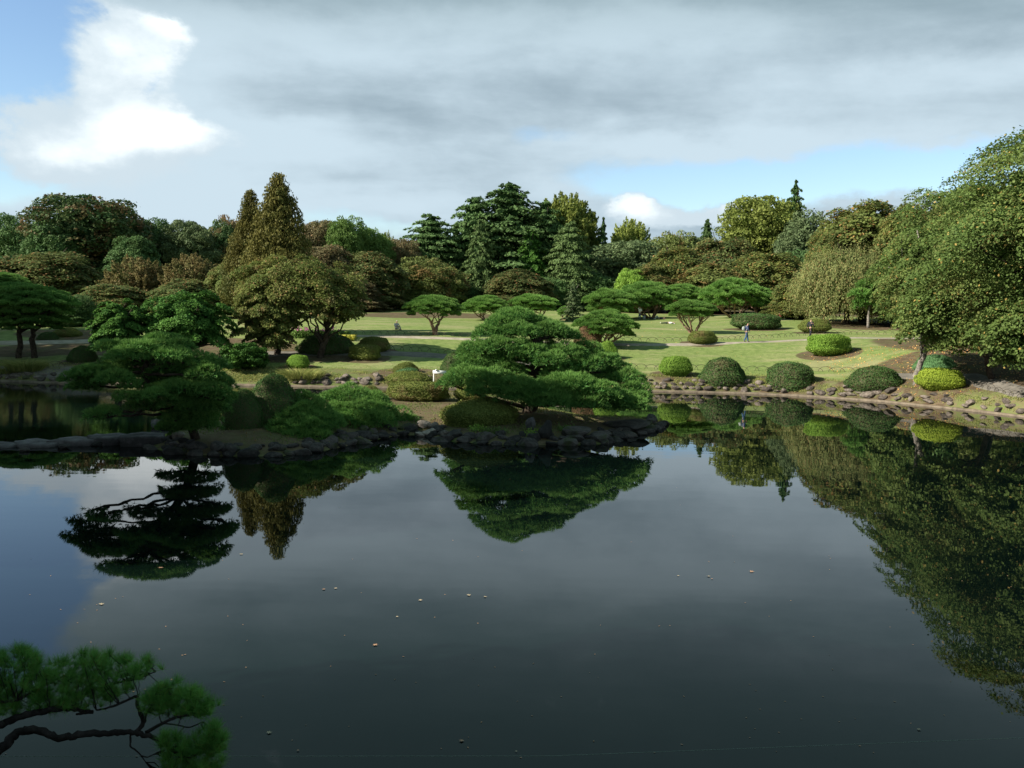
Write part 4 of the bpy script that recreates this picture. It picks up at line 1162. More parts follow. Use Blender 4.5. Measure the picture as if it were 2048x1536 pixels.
# umbrella pines on the lawn
def umbrella_pads(seed, n=46, rz=.42):
    """shared crown in unit radius: shallow dome of small horizontal pads"""
    g = np.random.default_rng(seed); Vs = []; Fs = []; Rs = []; o = 0
    for i in range(n):
        r = math.sqrt((i + .4) / n) * .90; a = i * 2.39996 + g.random() * .3
        for lay in range(2 if r > .45 else 1):
            z = rz * (1 - r ** 2.2) * 1.0 - lay * .17 + g.normal() * .015
            pr = g.uniform(.15, .24) * (1 - .2 * lay)
            m_ = int(260 * (pr / .2) ** 2)
            aa = g.random(m_) * 6.28; rr = np.sqrt(g.random(m_))
            P = np.stack([np.cos(aa) * rr * pr, np.sin(aa) * rr * pr, np.sqrt(1 - rr ** 2) * pr * .36 - pr * .1], 1)
            c = np.array([math.cos(a) * r * (1 - .12 * lay), math.sin(a) * r * (1 - .12 * lay), z])
            D = np.stack([np.cos(aa) * rr + math.cos(a) * r * .4, np.sin(aa) * rr + math.sin(a) * r * .4, np.full(m_, .75)], 1)
            V, f, ix = tufts(P + c, D, 4, .062, .020, .45, g)
            Vs.append(V); Fs.append(f + o); o += len(V); Rs.append(np.clip(g.random() * .4 + g.random(len(f)) * .6, 0, 1))
    return mesh('crown', np.concatenate(Vs), np.concatenate(Fs), np.concatenate(Rs))


UC = [umbrella_pads(91), umbrella_pads(92, 52, .50), umbrella_pads(93, 40, .36)]
UMB = [  # px, width, top, crown bottom, base px, base py, stems, label, cat
 (868, 126, 590, 640, 870, 670, 2, 'umbrella pine standing alone on the left lawn with forked trunk'),
 (972, 100, 590, 635, 975, 641, 4, 'umbrella pine in the middle row, right of the lone one'),
 (1068, 112, 587, 628, 1070, 642, 4, 'umbrella pine whose crown shows just above the great pine'),
 (1130, 34, 612, 634, 1130, 640, 3, 'smallest umbrella pine between the great pine and young pale pine'),
 (1212, 128, 618, 682, 1198, 692, 6, 'umbrella pine right behind the great pine with dark stems'),
 (1222, 118, 576, 632, 1226, 640, 4, 'leftmost crown of the pine grove'),
 (1294, 136, 563, 628, 1302, 636, 7, 'grove pine with thick fan of red stems beside the standing visitor'),
 (1366, 104, 567, 612, 1362, 633, 4, 'grove pine behind the one with the fan of red stems'),
 (1383, 106, 598, 640, 1386, 666, 5, 'umbrella pine in front of the grove above the olive bush'),
 (1468, 142, 556, 624, 1468, 636, 6, 'tallest grove pine behind the long dark bush'),
 (1522, 90, 576, 622, 1522, 634, 4, 'rightmost grove pine above the long dark bush'),
]
for i, (px, w, yt, yb, bx, by, ns, lab) in enumerate(UMB):
    b = ground_hit(bx, by) if by < 9999 else None
    Y = b[1]; T_ = at(px, yt, Y); B_ = at(px, yb, Y); k = px_m(Y); r_ = w * k / 2
    g = np.random.default_rng(300 + i)
    root = empty('umbrella_pine', b, lab, 'tree', 'umbrella pines on the lawn', rz=0)
    hz = T_[2] - B_[2]
    cro = UC[i % 3]; rzv = (.42, .50, .36)[i % 3]
    sc = hz / (rzv + .26)
    sc *= .92; cz = T_[2] - sc * (rzv + .10)
    c0 = np.array([T_[0] - b[0], 0, cz - b[2]])
    link('crown', cro, root, M['pine_lit'], c0, (r_ * 1.02, r_ * .95, sc), (0, 0, g.random() * 6))
    for j in range(ns):
        a = 2 * np.pi * (j + .3 * g.random()) / ns + .4
        tip = c0 + [math.cos(a) * r_ * g.uniform(.4, .72), math.sin(a) * r_ * .6, sc * g.uniform(-.08, .12)]
        st = np.array([math.cos(a) * .12, math.sin(a) * .12, -.15])
        mid = st * .55 + tip * .45 + [0, 0, -.10 * tip[2]]
        if ns == 2: st = np.array([0, 0, -.15]); mid = np.array([math.cos(a) * .1, 0, tip[2] * .45])
        S = Tubes(); P = curve(st, tip, 0, 10, .03, g, mid)
        S.add(P, np.linspace(.13 if ns > 2 else .22, .045, 10), 7)
        for q_ in range(5):
            a2 = a + g.normal() * .8; s_ = P[5 + q_ % 4]
            e = c0 + [math.cos(a2) * r_ * g.uniform(.3, .85), math.sin(a2) * r_ * g.uniform(.3, .8), sc * g.uniform(-.05, .22)]
            S.add(curve(s_, e, .0, 7, .04, g), np.linspace(.05, .015, 7), 5)
        link('stem', S.mesh('stem'), root, M['bark_red'])

# pines at the left edge of the picture, and the tiered pine on the right
def simple_umbrella(px, Y, w, yt, yb, bases, lab, mk='pine', seed=5, bark='bark'):
    T_ = at(px, yt, Y); B_ = at(px, yb, Y); bx = at(bases[0], 700, Y)[0]; gz = float(height(bx, Y)); b = np.array([bx, Y, gz])
    root = empty('umbrella_pine', b, lab, 'tree', 'old pines at the left lawn'); g = np.random.default_rng(seed)
    sc = (T_[2] - B_[2]) / .76; r_ = w / 2 * px_m(Y)
    c0 = np.array([T_[0] - b[0], 0, B_[2] + .17 * sc - gz])
    link('crown', UC[1], root, M[mk], c0, (r_, r_ * .9, sc))
    link('lower_crown', UC[0], root, M[mk], c0 + [0, .2, -sc * .30], (r_ * .86, r_ * .8, sc * .7), (0, 0, 2))
    for bxp in bases:
        x0 = at(bxp, 700, Y)[0] - b[0]; S = Tubes()
        S.add(curve([x0, 0, -.15], [x0 * .8 + c0[0] * .2, 0, c0[2] - .2 * sc], 0, 10, .04, g), np.linspace(.24, .13, 10), 8)
        for j in range(7):
            a = j * .9 + g.random(); s0 = np.array([x0 * .8 + c0[0] * .2, 0, c0[2] * (.55 + .05 * j)])
            S.add(curve(s0, c0 + [math.cos(a) * r_ * .75, math.sin(a) * r_ * .7, sc * .02], -.1, 8, .05, g), np.linspace(.1, .03, 8), 6)
        link('stem', S.mesh('stem'), root, M[bark])


simple_umbrella(48, 69, 210, 566, 640, (38, 68), 'old umbrella pine with two dark trunks at the left edge', 'pine', 8)
simple_umbrella(12, 82, 100, 545, 590, (20,), 'small pine crown showing above the old pine at the left edge', 'pine', 9)

tb = ground_hit(1736, 656); Y = tb[1]
tpads = [pad(1738, 566, 26, 8, Y), pad(1760, 574, 14, 5, Y - .4), pad(1722, 584, 22, 7, Y - .5), pad(1752, 588, 24, 7, Y + .3), pad(1728, 600, 20, 6, Y - .2), pad(1752, 606, 18, 6, Y - .5), pad(1716, 611, 14, 5, Y + .3)]
cloud_pine('tiered_pine', 'slim tiered pine with pale trunk before the right hand cherries', tb, [tb, at(1737, 630, Y), at(1740, 600, Y), at(1738, 572, Y)], tpads, bark='bark_grey', rt=.16, seed=12, dens=45, ln=.32, wd=.07, mk='pine_lit')


# foreground pine boughs, bottom left
def near_pine():
    g = np.random.default_rng(77); Y0 = 9.0
    def q(x, y, dy=0.0): return at(x / 3.94, 1200 + y / 3.94, Y0 + dy)
    base = np.array([-8.6, 6.5, float(height(-8.6, 6.5))])
    root = empty('foreground_pine', base, 'pine bough with crooked limb reaching in from the bottom left corner', 'tree')
    T = Tubes()
    limbs = [
     ([(-700, 1500, -1.2), (-300, 1330, -.6), (0, 1190, 0), (80, 1100, .05), (130, 1045, .1), (220, 1022, .1), (320, 1030, .1), (420, 1080, .05), (520, 1092, 0), (640, 1055, 0), (760, 1048, .05), (880, 1052, .1), (980, 1036, .1), (1070, 1048, .1), (1170, 1065, .05), (1260, 1110, 0), (1350, 1180, 0), (1450, 1230, 0)], .048, .018),
     ([(-600, 1250, -1), (-200, 1060, -.3), (0, 985, .2), (100, 945, .25), (220, 900, .3), (350, 872, .3), (520, 850, .3), (640, 865, .35), (730, 882, .35)], .045, .02),
     ([(350, 872, .3), (560, 800, .5), (760, 700, .6), (980, 640, .6), (1150, 570, .6)], .022, .008),
     ([(-150, 800, .3), (0, 808, .3), (140, 790, .3), (300, 700, .5), (500, 600, .6)], .02, .008),
     ([(0, 640, .6), (60, 720, .5), (140, 790, .3)], .013, .013),
     ([(1070, 1048, .1), (1140, 965, .15), (1105, 890, .15), (1075, 810, .2), (1095, 745, .25), (1000, 790, .3), (860, 850, .3), (760, 868, .3)], .024, .008),
     ([(1140, 965, .15), (1150, 900, .2), (1220, 800, .2), (1320, 700, .2)], .014, .006),
     ([(1150, 1045, .1), (1280, 970, .1), (1400, 920, .1), (1520, 900, .15), (1640, 840, .15)], .018, .006),
     ([(1280, 970, .1), (1400, 985, .1), (1490, 1010, .1), (1600, 960, .1)], .008, .005),
     ([(1030, 1050, .1), (1028, 1110, .05), (1022, 1155, 0), (1070, 1180, 0), (1110, 1225, 0), (1160, 1245, 0), (1240, 1200, 0), (1300, 1180, 0)], .010, .005),
     ([(1110, 1225, 0), (1150, 1280, 0)], .006, .004), ([(1350, 1180, 0), (1500, 1260, 0), (1640, 1150, 0), (1740, 1080, 0)], .011, .005),
     ([(1450, 1230, 0), (1520, 1330, 0), (1640, 1400, 0)], .012, .006), ([(730, 882, .35), (600, 900, .3)], .016, .012),
     ([(980, 640, .6), (1100, 620, .55), (1230, 560, .5)], .009, .005), ([(1520, 900, .15), (1600, 800, .2), (1690, 790, .2)], .006, .004)]
    tips = []
    for pts, r0, r1 in limbs:
        P = np.array([q(*p_) for p_ in pts]); n = len(P) * 4
        t = np.linspace(0, 1, len(P)); t2 = np.linspace(0, 1, n); P2 = np.stack([np.interp(t2, t, P[:, i]) for i in range(3)], 1)
        for _ in range(3): P2[1:-1] = (P2[:-2] + 2 * P2[1:-1] + P2[2:]) / 4
        P2[1:-1] += g.normal(size=(n - 2, 3)) * r0 * .10
        T.add(P2 - base, np.linspace(r0, r1, n), 8, .10); tips.append(P2)
    # trunk down to the near bank
    e = q(-700, 1500, -1.2); T.add(curve(base + [0, 0, -.3], e, .3, 10, .04, g) - base, np.linspace(.16, .08, 10), 9)
    allp = np.concatenate(tips)
    regs = [([(0, 400), (150, 350), (290, 420), (330, 520), (420, 470), (600, 400), (850, 390), (1000, 440), (1190, 450), (1270, 520), (1180, 590), (1080, 650), (960, 760), (800, 820), (500, 860), (200, 900), (-100, 900), (-500, 900), (-500, 420)], 640, .55, .35),
            ([(1110, 790), (1230, 670), (1380, 620), (1590, 730), (1720, 800), (1690, 860), (1580, 920), (1350, 900), (1120, 880)], 150, .2, .15),
            ([(1240, 1080), (1350, 1030), (1500, 1060), (1680, 960), (1780, 1040), (1760, 1120), (1800, 1180), (1740, 1320), (1500, 1420), (1300, 1420), (1240, 1200)], 200, .05, .2)]
    P = []
    for poly, n, dy, sp in regs:
        poly = np.array(poly, float); lo = poly.min(0); hi = poly.max(0); c = 0
        while c < n:
            x, y = g.uniform(lo, hi)
            if poly_sd(np.array([x]), np.array([y]), poly)[0] > 0:
                P.append(q(x, y + 25, dy + g.uniform(-sp, sp))); c += 1
    # the long needle shoots standing up along the top
    for x, y in ((150, 370), (400, 480), (640, 400), (760, 420), (860, 400), (960, 450), (1150, 450), (1280, 520), (1380, 620), (1460, 690), (1560, 730), (1720, 800), (1730, 960), (1600, 1050)):
        P.append(q(x, y + 30, .35))
    P = np.array(P)
    for i, p_ in enumerate(P):           # twig to each tuft
        if i % 2: continue
        d = np.linalg.norm(allp - p_, axis=1); s0 = allp[np.argmin(d)]
        T.add(curve(s0, p_, -.03, 5, .01, g) - base, np.linspace(.006, .003, 5), 4, 0)
    D = unit(np.stack([g.normal(size=len(P)) * .35 + .15, g.normal(size=len(P)) * .35, np.full(len(P), .8)], 1))
    V, f, idx = tufts(P, D, 80, .120, .0032, .62, g)
    rn = g.random(len(P)) 
    link('needles', mesh('needles', V - base, f, np.clip(rn[idx] * .6 + g.random(len(idx)) * .4, 0, 1)), root, M['pine_near'])
    link('limb', T.mesh('limb'), root, M['bark_pine'])


near_pine()


# ------------------------------------------------------------------ clipped bushes
def bush_proto(shape, seed, nl=17000, leaf=.030):
    g = np.random.default_rng(seed)
    def surf(D):
        z = D[:, 2]
        if shape == 'f': k = np.stack([np.sign(D[:, 0]) * np.abs(D[:, 0]) ** .85, np.sign(D[:, 1]) * np.abs(D[:, 1]) ** .85, np.sign(z) * np.abs(z) ** .75], 1); k[:, 2] = k[:, 2] * .5 + .5
        elif shape == 'p': k = D * np.array([1, 1, 1.0]); k[:, 2] = np.where(z > -.35, (z + .35) / 1.35, (z + .35) * .1)
        elif shape == 'e': k = D.copy(); k[:, 2] = np.where(z > -.2, (z + .2) / 1.2, (z + .2) * .1)
        else: k = D.copy(); k[:, 2] = np.where(z > -.40, (z + .40) / 1.40, (z + .4) * .12)
        w = 1 + .055 * np.sin(D[:, 0] * 5 + seed) * np.cos(D[:, 1] * 4 + seed) + .045 * np.sin(D[:, 2] * 7 + seed * 2) + .02 * np.sin(D[:, 0] * 11 + D[:, 2] * 9)
        k[:, :2] *= w[:, None]; k[:, 2] *= .5 + w * .5
        if shape == 'f': k[:, :2] *= np.interp(k[:, 2], [0, .35, 1], [.80, 1.0, 1.0])[:, None]
        return k
    D = ball_dirs(nl, g, .15); S = surf(D)
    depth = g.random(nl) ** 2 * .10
    c = np.array([0, 0, .42]); P = S + (c - S) * depth[:, None]
    hole = np.sin(D[:, 0] * 13 + seed) * np.sin(D[:, 1] * 17 + 1) * np.sin(D[:, 2] * 15 + seed) > .42
    P[hole] = P[hole] + (c - P[hole]) * .07
    so_ = g.random(nl) < .05; P[so_] += unit(S - c)[so_] * (g.random(so_.sum()) * .07)[:, None]
    N = unit(S - c) + g.normal(size=(nl, 3)) * .75
    ls = g.uniform(.55, 1.5, nl); q = cards(P, N, leaf * 1.35 * ls, leaf * ls, g=g)
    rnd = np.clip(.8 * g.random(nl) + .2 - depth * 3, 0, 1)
    # dark twiggy body inside
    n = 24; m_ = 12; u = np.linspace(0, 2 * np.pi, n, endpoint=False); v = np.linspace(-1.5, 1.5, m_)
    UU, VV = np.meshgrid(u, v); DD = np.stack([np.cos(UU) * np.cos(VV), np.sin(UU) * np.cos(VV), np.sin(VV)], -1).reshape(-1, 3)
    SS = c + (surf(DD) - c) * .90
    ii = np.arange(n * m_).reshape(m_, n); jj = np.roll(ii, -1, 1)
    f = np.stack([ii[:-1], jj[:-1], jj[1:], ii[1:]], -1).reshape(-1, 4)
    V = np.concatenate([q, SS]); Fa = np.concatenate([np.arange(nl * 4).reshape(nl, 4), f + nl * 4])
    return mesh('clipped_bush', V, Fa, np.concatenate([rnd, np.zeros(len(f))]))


BP = {'f': [bush_proto('f', 1), bush_proto('f', 2)], 'd': [bush_proto('d', 3), bush_proto('d', 4)], 'p': [bush_proto('p', 5)], 'e': [bush_proto('e', 6, 26000, .024)]}
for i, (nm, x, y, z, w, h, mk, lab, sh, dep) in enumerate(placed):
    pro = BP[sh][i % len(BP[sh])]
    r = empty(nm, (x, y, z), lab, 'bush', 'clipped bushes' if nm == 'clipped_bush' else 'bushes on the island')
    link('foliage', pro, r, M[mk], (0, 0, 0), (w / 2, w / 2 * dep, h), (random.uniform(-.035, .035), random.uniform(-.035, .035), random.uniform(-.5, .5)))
    T = Tubes()
    for j in range(4):
        a = j * 1.7 + i; T.add(curve([math.cos(a) * .06, math.sin(a) * .06, -.1], [math.cos(a) * w * .28, math.sin(a) * w * .2, h * .6], 0, 5, .02), np.linspace(.035, .015, 5), 5)
    link('stem', T.mesh('stem'), r, M['bark'])
    if lab.startswith(('dark green clipped dome', 'widest dark')):      # the small side lobe on the right of each dome
        link('side_lobe', BP['d'][1], r, M[mk], (w * .36, .25, h * .10), (w * .20, w * .2, h * .56))


# ------------------------------------------------------------------ stones
def stone_proto(seed, sub=2, flat=.62, ang=.0):
    import bmesh
    bm = bmesh.new(); bmesh.ops.create_icosphere(bm, subdivisions=sub, radius=1.0)
    g = np.random.default_rng(seed); A = unit(g.normal(size=(14, 3))); K = g.uniform(.55, .85, 14)
    for v in bm.verts:
        p_ = np.array(v.co)
        for a_, k_ in zip(A, K):
            dd = p_ @ a_
            if dd > k_: p_ = p_ - a_ * (dd - k_) * .97
        p_ = p_ * (1 + .05 * math.sin(p_[0] * 4 + seed) + .04 * math.sin(p_[1] * 6 + p_[2] * 5 + seed)); p_[2] *= flat
        v.co = p_
    me = bpy.data.meshes.new('stone'); bm.to_mesh(me); bm.free()
    return me


ST = [stone_proto(s_) for s_ in range(1, 9)]
STB = [stone_proto(s_, 3, .8) for s_ in range(11, 15)]


def bank_stones(x0, x1, label, rows, seed, mk='stone'):
    g = np.random.default_rng(seed); b = np.array([(x0 + x1) / 2, float(np.interp((x0 + x1) / 2, SHX, SHY)) + .7, .3])
    root = empty('stone_embankment', b, label, 'stone wall', 'stone edges of the far shore')
    for k in range(rows):
        x = x0
        while x < x1:
            s_ = g.uniform(.20, .46)
            if g.random() > (.02, .08, .35)[min(k, 2)]:
                yy = float(np.interp(x, SHX, SHY)) + .34 + k * .42 + g.normal() * .05
                hz = s_ * g.uniform(.5, .85); z = float(height(x, yy)) + hz * .04
                o = link('stone', ST[g.integers(0, 8)], root, M[mk], (x - b[0], yy - b[1], z - b[2]), (s_ * g.uniform(1.0, 1.25), s_ * .8, hz * 1.3), (g.normal() * .15, g.normal() * .15, g.random() * 6.28))
            x += s_ * 1.85 + g.uniform(-.06, .08)


xa = on_water(-10, 765)[0]; xb = on_water(150, 768)[0]
bank_stones(xa - 1, xb, 'low stone edge below the shaded lawn at the left', 2, 1)
bank_stones(on_water(590, 773)[0], on_water(862, 777)[0], 'stone edge between the maple and the island bushes', 3, 2)
bank_stones(on_water(1270, 783)[0], on_water(1700, 800)[0], 'stone edge below the three dark domes on the right shore', 3, 3)
bank_stones(on_water(1700, 798)[0], on_water(2075, 838)[0], 'stone edge below the lime bush running to the right edge', 3, 4)


def island_stones():
    g = np.random.default_rng(9)
    for (a, b_, lab, mk, big) in ((0, 8, 'dark boulder edging along the left shore of the island', 'rock', 1.0), (8, 15, 'dark boulder edging under the great pine', 'rock', 1.15)):
        P = ISL[a:b_ + 1]; c = P.mean(0); root = empty('boulder_edging', (c[0], c[1], .1), lab, 'stone edging', 'boulder edges of the island')
        seg = np.linalg.norm(np.diff(P, axis=0), axis=1); L = seg.sum(); cs = np.concatenate([[0], np.cumsum(seg)])
        for row in range(3):
            d = g.random() * .3
            while d < L:
                s_ = g.uniform(.20, .46) * big * (1, .9, .7)[row]
                x = np.interp(d, cs, P[:, 0]); y = np.interp(d, cs, P[:, 1])
                t = np.array([np.interp(d + .1, cs, P[:, 0]) - x, np.interp(d + .1, cs, P[:, 1]) - y]); t /= (np.linalg.norm(t) + 1e-6); nrm = np.array([-t[1], t[0]])
                q_ = np.array([x, y]) + nrm * (row * .42 + .05 + g.normal() * .06)
                if not (row == 2 and g.random() < .4):
                    z = max(float(height(*q_)), -.04) + s_ * .02
                    hz = s_ * g.uniform(.6, .95)
                    link('stone', ST[g.integers(0, 8)], root, M[mk], (q_[0] - c[0], q_[1] - c[1], z - .1), (s_ * 1.2, s_, hz * 1.3), (g.normal() * .2, g.normal() * .2, g.random() * 6.28))
                d += s_ * 2.0 + g.uniform(-.04, .12)


island_stones()


def boulder(name, px, py, Y, w, h, mk, lab, var=0, grp=None, rz=0.3):
    gh = ground_hit(px, py + h * .30); Y = gh[1]; c = at(px, py, Y); k = px_m(Y); c[2] = max(c[2], gh[2] + h * k * .12)
    r = tag(link(name, STB[var], None, M[mk], c, (w * k / 2, w * k / 2 * .85, h * k / 2 * 1.35), (.08, -.06, rz)), lab, 'boulder', grp)
    return r


Gb = 'boulders on the island'
boulder('boulder', 846, 850, 45.6, 34, 20, 'pale_rock', 'pale boulder at the back of the sunlit group beside the small pine', 0, Gb)
boulder('boulder', 867, 853, 45.4, 28, 18, 'pale_rock', 'grey boulder right of the pale back one in the sunlit group', 1, Gb, 1.1)
boulder('boulder', 862, 864, 44.6, 36, 16, 'pale_rock', 'buff flat boulder at the front of the sunlit group', 2, Gb, .4)
boulder('boulder', 840, 869, 44.4, 26, 12, 'pale_rock', 'small low boulder touching the water in the sunlit group', 3, Gb, 2)
boulder('boulder', 888, 868, 44.2, 26, 16, 'stone', 'darker boulder at the foot of the mossy mound bush', 0, Gb, 1.6)
boulder('boulder', 1062, 852, 44.0, 24, 36, 'slab', 'tall pale grey standing rock under the great pine', 1, Gb)
boulder('boulder', 1092, 862, 43.5, 38, 46, 'rock', 'tall dark upright rock under the great pine', 2, Gb, .9)
boulder('boulder', 962, 876, 42.2, 30, 26, 'rock', 'round dark boulder standing in the water left of the upright rocks', 3, Gb)
boulder('boulder', 1150, 864, 43.2, 70, 26, 'rock', 'broad dark boulder right of the upright rocks', 0, Gb, .2)
boulder('boulder', 1258, 850, 46.6, 108, 24, 'rock', 'long low black rock at the right tip of the island', 1, Gb, .1)
boulder('boulder', 1300, 856, 45.8, 42, 12, 'rock', 'flat wet rock at the very tip of the island', 2, Gb, .1)
boulder('boulder', 318, 848, 37.6, 40, 24, 'slab', 'grey rock where the stepping slabs meet the island', 3, Gb, .5)
boulder('boulder', 356, 872, 36.2, 30, 20, 'stone', 'round boulder under the leaning pine', 0, Gb, .5)


# stepping slabs
def slab(px, py, Y, w, hpx, lab, seed, rz=0.0, dw=.75):
    g = np.random.default_rng(seed); c = at(px, py, Y); k = px_m(Y); W = w * k / 2; D_ = W * dw; H = hpx * k
    n = 14; a = np.linspace(0, 2 * np.pi, n, endpoint=False); rr = 1 + g.normal(size=n) * .13
    se = np.stack([np.sign(np.cos(a)) * np.abs(np.cos(a)) ** .6 * W * rr, np.sign(np.sin(a)) * np.abs(np.sin(a)) ** .6 * D_ * rr], 1)
    rings = [(.80, -H), (.92, -H * .6), (.97, -H * .35), (1.0, -.03), (.93, 0.02), (.55, .03), (.02, .01)]
    V = []
    for s_, z_ in rings: V.append(np.concatenate([se * s_, (z_ + g.normal(size=n) * .012 + .012 * np.sin(a * 3 + seed))[:, None]], 1))
    V = np.concatenate(V); ii = np.arange(len(rings) * n).reshape(-1, n); jj = np.roll(ii, -1, 1)
    f = np.stack([ii[:-1], jj[:-1], jj[1:], ii[1:]], -1).reshape(-1, 4)
    tag(link('stepping_stone', mesh('stepping_stone', V, f), None, M['slab'], c, None, (0.02, 0.01, rz)), lab, 'stepping stone', 'stepping slabs to the island')


slab(-8, 888, 35.9, 84, 30, 'stepping slab cut by the left edge of the picture', 1, .1)
slab(78, 884, 36.4, 92, 30, 'pale flat slab second from the left edge', 2, .05)
slab(152, 878, 36.8, 78, 28, 'middle slab with peaked top in the row of stepping stones', 3, -.1)
slab(213, 872, 37.2, 76, 26, 'slab holding a small puddle right of the middle one', 4, .1)
slab(290, 870, 37.0, 86, 30, 'wide slab nearest the island shore', 5, 0)
for i, (px, py, Y, w, h) in enumerate(((128, 893, 36.2, 30, 12), (50, 900, 35.6, 24, 10), (196, 888, 36.6, 26, 12), (250, 886, 36.6, 26, 14))):
    boulder('boulder', px, py, Y, w, h, 'rock', ('dark wedge stone under the slabs, second gap from the left', 'low stone in the leftmost gap between slabs', 'dark stone below the puddle slab', 'dark stone in the gap before the widest slab')[i], i % 4, 'stones under the slabs')


# ------------------------------------------------------------------ hoop fences
M['hoop'] = plainmat('dark_bamboo_hoop', (0.06, 0.05, 0.04), .7)
t_ = np.linspace(0, np.pi, 15); hp = np.stack([-np.cos(t_) * .5, np.zeros(15), np.sin(t_) * .36 ], 1)
hp = np.concatenate([[hp[0] - [0, 0, .2]], hp, [hp[-1] - [0, 0, .2]]])
Vh, fh, th = tube(hp, .015, 5, True); HOOP = mesh('hoop', Vh, [fh, th], smooth_=True)


def fence(line, label, off=0.0, step=.72):
    seg = np.linalg.norm(np.diff(line, axis=0), axis=1); cs = np.concatenate([[0], np.cumsum(seg)]); L = cs[-1]
    mid = len(line) // 2; b = np.array([line[mid][0], line[mid][1], float(height(*line[mid]))])
    root = empty('hoop_fence', b, label, 'fence', 'low hoop fences'); d = 0; g = np.random.default_rng(len(label))
    while d < L:
        x = np.interp(d, cs, line[:, 0]); y = np.interp(d, cs, line[:, 1]); x2 = np.interp(d + .2, cs, line[:, 0]); y2 = np.interp(d + .2, cs, line[:, 1])
        a = math.atan2(y2 - y, x2 - x) if d + .2 < L else a
        X_ = x - math.sin(a) * off; Y_ = y + math.cos(a) * off
        link('hoop', HOOP, root, M['hoop'], (X_ - b[0], Y_ - b[1], float(height(X_, Y_)) - b[2]), (g.uniform(.9, 1.1), 1, g.uniform(.85, 1.1)), (g.normal() * .06, 0, a + g.normal() * .08))
        d += step
    return root


def cut(line, a, b_):
    k0 = int(a * len(line)); k1 = int(b_ * len(line)); return line[k0:k1]


fence(gline([(1230, 683), (1400, 683), (1500, 678), (1620, 671), (1740, 669), (1830, 668)], 60), 'hoop fence along the far side of the upper path, right of the great pine')
fence(gline([(1236, 736), (1320, 739), (1400, 740), (1500, 742), (1600, 743), (1700, 744), (1790, 747), (1850, 752)], 60), 'hoop fence between lawn and the waterside row of bushes')
fence(gline([(700, 668), (800, 670), (900, 673), (960, 676)], 40), 'hoop fence on the far side of the upper path at the left lawn')
fence(gline([(660, 700), (720, 699), (790, 700), (850, 703), (915, 710)], 40), 'hoop fence above the grey path on the left lawn')
fence(gline([(1915, 768), (1960, 776), (2010, 790), (2060, 801)], 40), 'hoop fence beside the grey path at the lower right')
fence(gline([(-20, 734), (40, 734), (90, 733), (140, 732)], 40), 'hoop fence before the shaded lawn at the far left')

# ------------------------------------------------------------------ sign
M['white'] = plainmat('white_paint', (0.78, 0.80, 0.78), .5, .4, .06, 12)


def box(cx, cy, cz, sx_, sy_, sz_):
    V = np.array([[x, y, z] for x in (-1, 1) for y in (-1, 1) for z in (-1, 1)], float) * [sx_ / 2, sy_ / 2, sz_ / 2] + [cx, cy, cz]
    f = np.array([[0, 1, 3, 2], [4, 6, 7, 5], [0, 4, 5, 1], [2, 3, 7, 6], [0, 2, 6, 4], [1, 5, 7, 3]])
    return V, f


def boxes(name, L):
    V = []; Fl = []; n = 0
    for b in L:
        v, f = box(*b); V.append(v); Fl.append(f + n); n += 8
    me = mesh(name, np.concatenate(V), np.concatenate(Fl)); return me


sp = at(879, 760, 57.5); sz = float(height(sp[0], 57.5)); sroot = empty('notice_board', (sp[0], 57.5, sz), 'small white notice board on two posts left of the great pine', 'sign', rz=.12)
ht = at(880, 741, 57.5)[2] - sz
b_ = link('board', boxes('board', [(0, 0, 0, .80, .03, .20)]), sroot, M['white'], (0, 0, ht - .1), None, (-.35, .04, 0))
for s_ in (-.34, .34): link('post', boxes('post', [(s_, .03, ht / 2 - .12, .06, .06, ht)]), sroot, M['white'])
link('cap', boxes('cap', [(-.2, 0, ht + .03, .1, .08, .08)]), sroot, M['white'])

# ------------------------------------------------------------------ flower bed, reeds, litter
fb = ground_hit(662, 679); root = empty('flower_bed', fb, 'flower bed of yellow foliage with magenta blooms under the maple tip', 'flower bed')
g = np.random.default_rng(4); n = 1500
P = np.stack([g.uniform(-.2, 2.0, n), g.uniform(-.9, .9, n), g.random(n) * .40], 1)
tag(link('yellow_foliage', card_mesh('yellow_foliage', cards(P, ball_dirs(n, g, .6), .16, .12, g=g)), root, M['yellowfl']), kind='stuff')
n = 170; P = np.stack([g.uniform(-3.4, .6, n), g.uniform(.2, 1.6, n), .65 + g.random(n) * .35], 1); P[:, 0] = np.round(P[:, 0] * 1.4) / 1.4 + g.normal(size=n) * .14
tag(link('magenta_blooms', card_mesh('magenta_blooms', cards(P, ball_dirs(n, g, .4), .15, .13, g=g)), root, M['pinkfl']), kind='stuff')
n = 2500; P = np.stack([g.uniform(-3.6, 1.4, n), g.uniform(.1, 1.6, n), g.random(n) * .7], 1)
tag(link('green_leaves', card_mesh('green_leaves', cards(P, ball_dirs(n, g, .3), .2, .12, g=g)), root, M['green']), kind='stuff')


